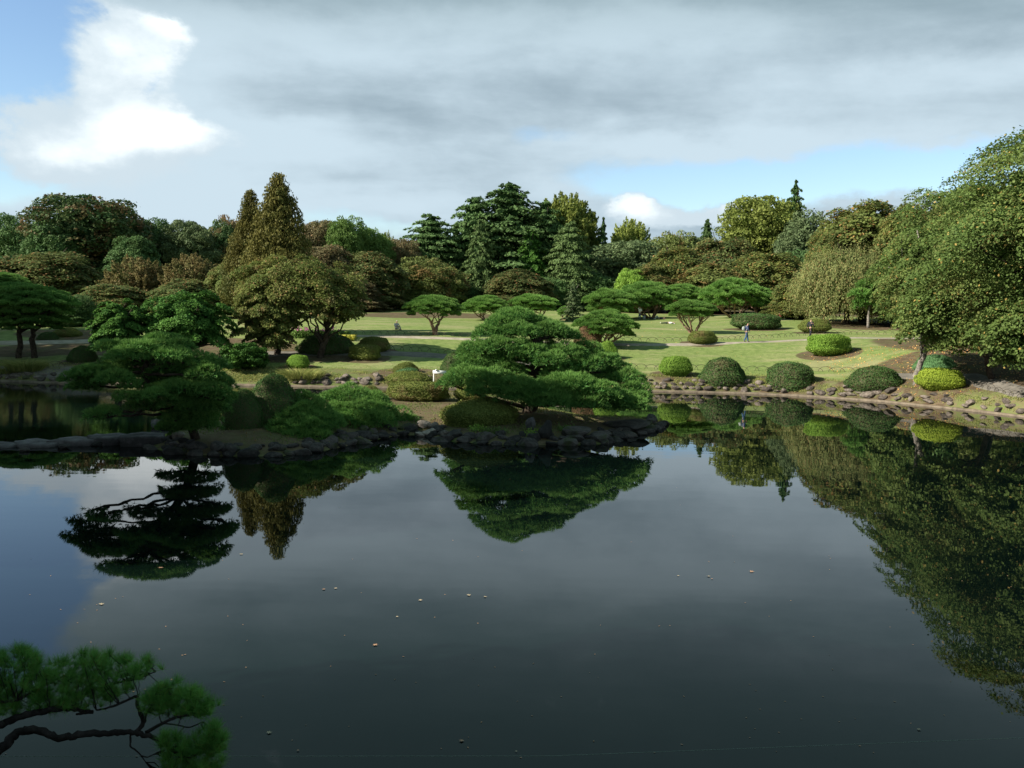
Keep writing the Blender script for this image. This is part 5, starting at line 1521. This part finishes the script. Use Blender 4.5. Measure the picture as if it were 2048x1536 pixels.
def reeds(px, py, label, n, h, r, mk='reed', name='grass_clump'):
    b = ground_hit(px, py); g = np.random.default_rng(int(px)); a = g.random(n) * 6.28; rr = np.sqrt(g.random(n)) * r
    base = np.stack([np.cos(a) * rr, np.sin(a) * rr * .6, np.zeros(n) - .02], 1); L = h * g.uniform(.6, 1.1, n)
    D = unit(np.stack([np.cos(a) * .5, np.sin(a) * .5, np.ones(n)], 1) + g.normal(size=(n, 3)) * .2)
    mid = base + D * (L * .55)[:, None]; tip = mid + unit(D + np.stack([np.cos(a), np.sin(a), -.4 * np.ones(n)], 1) * .8) * (L * .5)[:, None]
    s_ = unit(np.cross(D, g.normal(size=(n, 3)))) * .016
    V = np.stack([base - s_, base + s_, mid + s_ * .8, mid - s_ * .8, tip], 1).reshape(-1, 3); k = np.arange(n)[:, None] * 5
    me = mesh(name, V, [k + [0, 1, 2, 3], k + [3, 2, 4]], g.random(2 * n))
    return tag(link(name, me, None, M[mk], b), label, 'plant')


reeds(52, 742, 'clump of arching reed grass on the bank at the far left', 900, 1.1, 1.1)
reeds(12, 748, 'shorter reed tuft at the left edge beside the arching clump', 400, .7, .8)
reeds(604, 757, 'dark reeds at the water edge beside the stone bank', 900, .9, 1.3)


def scatter(name, label, px0, px1, py0, py1, n, mat, size, cat='leaves', seed=2):
    g = np.random.default_rng(seed); A = ground_hit(px0, py1); B = ground_hit(px1, py0)
    X = g.uniform(A[0], max(B[0], A[0] + 4), n); Y = g.uniform(A[1], B[1], n); Z = height(X, Y) + .03
    k = (s_far(X, Y) > .4); X, Y, Z = X[k], Y[k], Z[k]; n = len(X)
    N = np.array([0, 0, 1.0]) + g.normal(size=(n, 3)) * .35
    tag(link(name, card_mesh(name, cards(np.stack([X, Y, Z], 1), N, size, size * .8, g=g)), None, mat), label, cat, kind='stuff')


M['litter'] = leafmat('fallen_orange_leaves', (0.35, 0.16, 0.06), (0.55, 0.35, 0.12), vary=0)
scatter('fallen_leaves', 'orange leaves scattered under the cherries on the right bank', 1780, 2100, 690, 815, 3200, M['litter'], .10)
scatter('lawn_leaves', 'sparse yellow leaves dotted over the lawn', 1150, 1900, 640, 752, 700, M['litter'], .08, seed=6)

# plants between the boulders
g = np.random.default_rng(10)
for px, py, w, lab in ((955, 858, 22, 'bright young leaves between boulders at the left of the upright rocks'), (1066, 868, 18, 'bright green sprig at the foot of the tall grey rock'),
                       (1130, 858, 26, 'small green plant on the broad dark boulder'), (985, 862, 40, 'dull ground cover behind the round boulder'), (1486 - 600 + 640, 806, 20, '')):
    if not lab: continue
    c = ground_hit(px, py + 3); k = px_m(c[1]); c[2] += .06; n = 260
    P = g.normal(size=(n, 3)) * [w * k / 2.6, .18, .09]
    tag(link('rock_plant', card_mesh('rock_plant', cards(P, ball_dirs(n, g, .6), .09, .06, g=g)), None, M['bright' if 'bright' in lab else 'green'], c), lab, 'plant')

def cover(name, label, X, Y, n, size, mk, g, up=.9, tall=.10):
    Z = height(X, Y); nn_ = len(X)
    P = np.stack([X, Y, Z + g.random(nn_) * tall], 1)
    N = unit(g.normal(size=(nn_, 3)) * [1, 1, .4])
    al = np.array([0, 0, 1.0]) * up + g.normal(size=(nn_, 3)) * .35
    q = cards(P, N, size * g.uniform(.6, 1.4, nn_), size * .4 * g.uniform(.6, 1.4, nn_), along=al, g=g)
    tag(link(name, card_mesh(name, q), None, M[mk]), label, 'ground cover', kind='stuff')


g = np.random.default_rng(21)
X = g.uniform(-19, 9, 60000); Y = g.uniform(36, 60, 60000); k = poly_sd(X, Y, ISL) > .25
w_ = np.sin(X * 1.3 + 1) * np.sin(Y * 1.1) + .6 * np.sin(X * .5 + Y * .8) + g.normal(size=len(X)) * .35
k &= w_ > .10; X, Y = X[k], Y[k]
cover('ground_cover', 'patchy moss and low green cover on the island soil', X, Y, 0, .09, 'olive', g, tall=.05)
X = g.uniform(-36, 34, 90000); s_ = np.abs(g.normal(size=90000)) * 1.5 + .25; Y = np.interp(X, SHX, SHY) + s_
w_ = np.sin(X * 1.7) * np.sin(s_ * 3.1 + X * .4) + .5 * np.sin(X * .37 + 2) + g.normal(size=len(X)) * .4
k = w_ > .15; X, Y = X[k], Y[k]
cover('bank_grass', 'short dry grass tufts among the shore stones', X, Y, 0, .10, 'reed', g, tall=.05)

# ------------------------------------------------------------------ leaves floating on the pond
M['leaf_p'] = plainmat('pale_fallen_leaf', (0.44, 0.36, 0.24), .6, .3, .25, 30)
M['leaf_b'] = plainmat('brown_fallen_leaf', (0.42, 0.25, 0.15), .6, .3, .25, 30)


def maple_leaf(seed):
    g = np.random.default_rng(seed); out_ = []
    for i in range(5):
        a = R(90 + (i - 2) * 48); tip = .5 * (1, .92, .7)[abs(i - 2)]
        out_.append((math.cos(a) * tip, math.sin(a) * tip)); a2 = a + R(24)
        if i < 4: out_.append((math.cos(a2) * .20, math.sin(a2) * .20))
    out_ = out_ + [(-.10, -.12), (0, -.34), (.10, -.12)]
    # order around the centre
    ang = [math.atan2(y, x) for x, y in out_]; o = np.argsort(ang); P = np.array(out_)[o]
    n = len(P); z = .012 * np.cos(np.arange(n) * 2.1) + .012
    V = np.concatenate([np.concatenate([P, z[:, None]], 1), [[0, 0, .02]]]); f = np.array([[i, (i + 1) % n, n] for i in range(n)])
    return mesh('floating_leaf', V, f)


ML = [maple_leaf(i) for i in range(2)]
FL = [(538, 1465, .13, 'leaf_p', 'pale maple leaf floating right of the foreground pine bough'), (924, 1481, .13, 'leaf_b', 'tan curled leaf floating near the lower middle of the pond'),
      (1838, 1458, .10, 'leaf_p', 'small pale leaf floating near the lower right corner'), (750, 1289, .16, 'leaf_b', 'brown maple leaf alone in the dark middle of the pond'),
      (840, 1200, .14, 'leaf_p', 'buff leaf between the left pair and the right pair of leaves'), (938, 1190, .16, 'leaf_p', 'left leaf of the pair below the great pine reflection'),
      (971, 1193, .13, 'leaf_p', 'right leaf of the pair below the great pine reflection'), (648, 1178, .13, 'leaf_b', 'brown leaf of the pair below the conifer reflection'),
      (671, 1176, .12, 'leaf_p', 'pale leaf of the pair below the conifer reflection'), (794, 1233, .09, 'leaf_p', 'tiny pale leaf above the lone brown maple leaf'),
      (203, 1208, .18, 'leaf_p', 'whitish curled leaf above the foreground pine bough'), (1418, 1152, .14, 'leaf_p', 'white leaf beside a tiny brown one at the right of the pond'),
      (1424, 1157, .09, 'leaf_b', 'tiny brown leaf touching the white one'), (1356, 1151, .10, 'leaf_p', 'tiny pale leaf left of the white and brown pair'),
      (1503, 1143, .20, 'leaf_b', 'reddish leaf farthest right in the middle of the pond'), (483, 1108, .16, 'leaf_p', 'pale leaf beside the tip of the conifer reflection'),
      (322, 1135, .2, 'leaf_b', 'tan leaf inside the leaning pine reflection'), (596, 1500, .07, 'leaf_b', 'small brown leaf by the thin wire at the bottom'),
      (1032, 1502, .06, 'leaf_p', 'speck of a leaf on the wire line at the bottom middle')]
for i, (px, py, s_, mk, lab) in enumerate(FL):
    c = on_water(px, py, .012); s_ = s_ * .8
    tag(link('floating_leaf', ML[i % 2], None, M[mk], c, (s_, s_, s_), (.05, .06, i * 1.3)), lab, 'leaf', 'leaves floating on the pond')

g = np.random.default_rng(66)
q_ = [on_water(g.uniform(-20, 2060), 900 + 620 * g.random() ** .8, .006) for _ in range(150)]
q_ = np.array([p_ for p_ in q_ if poly_sd(p_[0], p_[1], ISL) < -.2])
tag(link('floating_specks', card_mesh('floating_specks', cards(q_, np.array([0, 0, 1.0]) + g.normal(size=(len(q_), 3)) * .05, g.uniform(.015, .05, len(q_)), .022, g=g)), None, M['leaf_b']),
    'tiny specks of plant litter drifting on the pond', 'litter', kind='stuff')

# thin wire stretched over the water
T = Tubes(); A = on_water(-60, 1513, .55); B = on_water(1100, 1512, .55); C_ = on_water(2140, 1472, .55)
T.add(np.concatenate([curve(A, B, 0, 12)[:-1], curve(B, C_, 0, 12)]), .0034, 5, 0)
M['wire'] = plainmat('grey_wire', (0.20, 0.25, 0.22), .6)
tag(link('wire', T.mesh('wire'), None, M['wire']), 'thin pale wire stretched just above the water across the bottom', 'wire')

# ------------------------------------------------------------------ people
M['skin'] = plainmat('skin', (0.52, 0.32, 0.23), .6)
M['hair'] = plainmat('black_hair', (0.015, 0.012, 0.011), .5)
M['navy'] = plainmat('navy_cloth', (0.035, 0.05, 0.14), .9)
M['jeans'] = plainmat('blue_denim', (0.055, 0.11, 0.21), .9)
M['suit'] = plainmat('black_suit_cloth', (0.022, 0.024, 0.034), .85)
M['shirt'] = plainmat('white_cloth', (0.72, 0.70, 0.68), .9)
M['greycloth'] = plainmat('grey_cloth', (0.36, 0.40, 0.38), .9)
M['darkcloth'] = plainmat('dark_cloth', (0.03, 0.035, 0.045), .9)
M['red'] = plainmat('dark_red_cloth', (0.22, 0.03, 0.04), .9)
M['beige'] = plainmat('beige_cloth', (0.55, 0.47, 0.36), .9)
M['shoe'] = plainmat('black_shoe', (0.02, 0.02, 0.02), .5)
M['blue_sheet'] = plainmat('blue_sheet', (0.20, 0.30, 0.55), .6)


def skin(name, parent, mat, pts, edges, root=0, sub=1):
    """pts: list of ((x,y,z), (rx,ry)) grown with a skin modifier"""
    me = bpy.data.meshes.new(name); me.from_pydata([p_[0] for p_ in pts], edges, [])
    o = bpy.data.objects.new(name, me); COL.objects.link(o); o.parent = parent
    sk = o.modifiers.new('Skin', 'SKIN')
    if not me.skin_vertices: 
        try: bpy.context.view_layer.update()
        except Exception: pass
    sv = me.skin_vertices[0].data if me.skin_vertices else None
    if sv:
        for i, p_ in enumerate(pts):
            r_ = p_[1]; sv[i].radius = (r_, r_) if not isinstance(r_, tuple) else r_
            sv[i].use_root = (i == root)
    sb = o.modifiers.new('Sub', 'SUBSURF'); sb.levels = sub; sb.render_levels = sub
    me.materials.append(mat)
    return o


def person(label, loc, rz, J, top, legs, shoe='shoe', hat=None, grp='visitors in the garden', scale=1.0, hair=True):
    """J: joint dictionary (x forward, y left, z up), metres"""
    r = empty('person', loc, label, 'person', grp, rz=rz); r.scale = (scale,) * 3
    j = J
    body = [(j['pelvis'], .10), (j['chest'], .11), (j['neck'], .05), (j['head'], (.085, .095)), (j['crown'], .055),
            (j['shL'], .05), (j['elL'], .035), (j['haL'], .03), (j['fiL'], .018), (j['shR'], .05), (j['elR'], .035), (j['haR'], .03), (j['fiR'], .018),
            (j['knL'], .055), (j['anL'], .038), (j['toL'], .03), (j['knR'], .055), (j['anR'], .038), (j['toR'], .03),
            (tuple(np.array(j['head']) + np.array(j['face']) * .10), .018)]
    skin('body', r, M['skin'], body, [(0, 1), (1, 2), (2, 3), (3, 4), (1, 5), (5, 6), (6, 7), (7, 8), (1, 9), (9, 10), (10, 11), (11, 12), (0, 13), (13, 14), (14, 15), (0, 16), (16, 17), (17, 18), (3, 19)])
    skin('jacket', r, M[top], [(j['pelvis'], (.15, .12)), (j['chest'], (.17, .13)), (tuple(np.array(j['neck']) * .6 + np.array(j['chest']) * .4), .085), (j['shL'], .078), (j['elL'], .06), (tuple(np.array(j['haL']) * .85 + np.array(j['elL']) * .15), .048),
                               (j['shR'], .078), (j['elR'], .06), (tuple(np.array(j['haR']) * .85 + np.array(j['elR']) * .15), .048)],
         [(0, 1), (1, 2), (1, 3), (3, 4), (4, 5), (1, 6), (6, 7), (7, 8)])
    hl = tuple(np.array(j['pelvis']) * .8 + np.array(j['knL']) * .2); hr = tuple(np.array(j['pelvis']) * .8 + np.array(j['knR']) * .2)
    skin('trousers', r, M[legs], [(j['pelvis'], (.14, .115)), (hl, .10), (j['knL'], .078), (j['anL'], .058), (hr, .10), (j['knR'], .078), (j['anR'], .058)],
         [(0, 1), (1, 2), (2, 3), (0, 4), (4, 5), (5, 6)])
    for a_, t_ in (('anL', 'toL'), ('anR', 'toR')):
        skin('shoe', r, M[shoe], [(tuple(np.array(j[a_]) * .9 + np.array(j[t_]) * .1), .05), (j[t_], (.045, .035))], [(0, 1)])
    f = np.array(j['face'], float)
    hc = np.array(j['head']) * .35 + np.array(j['crown']) * .65 - f * .022
    skin('hat' if hat else 'hair', r, M[hat] if hat else M['hair'], [(tuple(hc + np.array([0, 0, -.02])), .098), (tuple(np.array(j['crown']) - f * .01), .085)], [(0, 1)])
    return r


def stand(step=.28, arm=.15, hunch=.0):
    return dict(pelvis=(0, 0, .92), chest=(.02 + hunch * .5, 0, 1.30), neck=(.03 + hunch, 0, 1.47), head=(.06 + hunch * 1.3, 0, 1.58), crown=(.06 + hunch * 1.3, 0, 1.67), face=(1, 0, -.1),
                shL=(.02 + hunch * .7, .19, 1.38), elL=(-.04 - arm * .5, .25, 1.12), haL=(.04 - arm, .25, .88), fiL=(.07 - arm, .25, .80),
                shR=(.02 + hunch * .7, -.19, 1.38), elR=(.04 + arm * .3, -.25, 1.12), haR=(.16 + arm, -.24, .92), fiR=(.20 + arm, -.23, .85),
                knL=(step * .65, .09, .50), anL=(step * .9, .09, .09), toL=(step * .9 + .17, .10, .045), knR=(-step * .15, -.09, .50), anR=(-step, -.09, .12), toR=(-step + .15, -.10, .045))


w_ = ground_hit(1492, 685)
p1 = person('walking man in navy jacket and jeans with a pale backpack', w_, .12, stand(.22, .05, .06), 'navy', 'jeans')
bp_ = empty('backpack', (w_[0] - .24, w_[1] - .02, w_[2] + 1.18), 'pale grey backpack worn by the walking man', 'backpack')
skin('bag', bp_, M['greycloth'], [((0, 0, -.19), (.13, .15)), ((-.02, 0, 0), (.14, .16)), ((0, 0, .2), (.09, .12))], [(0, 1), (1, 2)])
skin('strap', bp_, M['greycloth'], [((.04, -.12, .22), .02), ((.22, -.14, .20), .02), ((.30, -.14, .0), .02), ((.12, -.15, -.2), .02)], [(0, 1), (1, 2), (2, 3)])
s_ = ground_hit(1620, 676)
person('man in a black suit walking right, behind the bright oval bush', s_, .75, stand(.26, .10, .02), 'suit', 'suit')
v = ground_hit(1279, 640)
J = stand(.03, .0, 0); J.update(elR=(.12, -.30, 1.45), haR=(.13, -.12, 1.62), fiR=(.12, -.06, 1.66), elL=(.06, .26, 1.14), haL=(.2, .12, 1.12), fiL=(.25, .06, 1.12))
person('visitor in white shirt and jeans standing with a raised hand by the grove', v, -1.2, J, 'shirt', 'jeans')


def lying(knees=False):
    j = dict(pelvis=(0, 0, .13), chest=(.38, 0, .14), neck=(.56, 0, .15), head=(.68, 0, .16), crown=(.77, 0, .17), face=(0, 0, 1),
             shL=(.48, .20, .12), elL=(.70, .36, .07), haL=(.85, .14, .08), fiL=(.88, .08, .09), shR=(.48, -.20, .12), elR=(.25, -.30, .07), haR=(.05, -.28, .08), fiR=(-.02, -.27, .08),
             knL=(-.43, .09, .12), anL=(-.85, .10, .07), toL=(-.90, .13, .2), knR=(-.43, -.09, .12), anR=(-.85, -.10, .07), toR=(-.90, -.13, .2))
    if knees: j.update(knL=(-.30, .09, .46), anL=(-.55, .10, .07), toL=(-.70, .11, .04), knR=(-.28, -.10, .47), anR=(-.50, -.10, .07), toR=(-.66, -.11, .04))
    return j


v = ground_hit(1336, 648); person('visitor in white shirt lying flat on the lawn, feet to the left', v, -.05, lying(), 'shirt', 'darkcloth', 'shirt')
v = ground_hit(1318, 639); person('visitor in dark top lying back with knees raised by the grove', v, .0, lying(True), 'darkcloth', 'greycloth', 'shirt')
v = ground_hit(792, 660)
sit = dict(pelvis=(0, 0, .13), chest=(.05, 0, .48), neck=(.10, 0, .66), head=(.14, 0, .78), crown=(.14, 0, .87), face=(1, 0, -.2),
           shL=(.06, .19, .58), elL=(.22, .24, .38), haL=(.40, .16, .42), fiL=(.46, .12, .43), shR=(.06, -.19, .58), elR=(.22, -.24, .38), haR=(.40, -.16, .42), fiR=(.46, -.12, .43),
           knL=(.42, .14, .38), anL=(.62, .12, .07), toL=(.78, .13, .04), knR=(.42, -.14, .20), anR=(.78, -.10, .08), toR=(.92, -.10, .06))
person('visitor in white with a white hat sitting on the left lawn', v, -.9, sit, 'shirt', 'beige', 'shoe', 'shirt')
v = ground_hit(1560, 640); person('visitor in dark red sitting beyond the long dark bush', v, -2.4, sit, 'red', 'darkcloth')
v = ground_hit(1288, 639)
tag(link('bag', boxes('bag', [(0, 0, .25, .34, .25, .5)]), None, M['greycloth'], v), 'pale upright bag on the grass beside the standing visitor', 'bag')
v = ground_hit(1303, 639)
skin_o = empty('rucksack', v, 'dark rucksack lying on the grass under the red stems', 'bag'); skin('pack', skin_o, M['darkcloth'], [((-.3, 0, .1), (.12, .1)), ((0, 0, .12), (.16, .13)), ((.3, 0, .09), (.1, .09))], [(0, 1), (1, 2)])
v = ground_hit(1571, 639.5)
tag(link('picnic_sheet', boxes('picnic_sheet', [(0, 0, .03, 1.6, 1.2, .04)]), None, M['blue_sheet'], v), 'small blue picnic sheet at the far edge of the lawn', 'sheet')
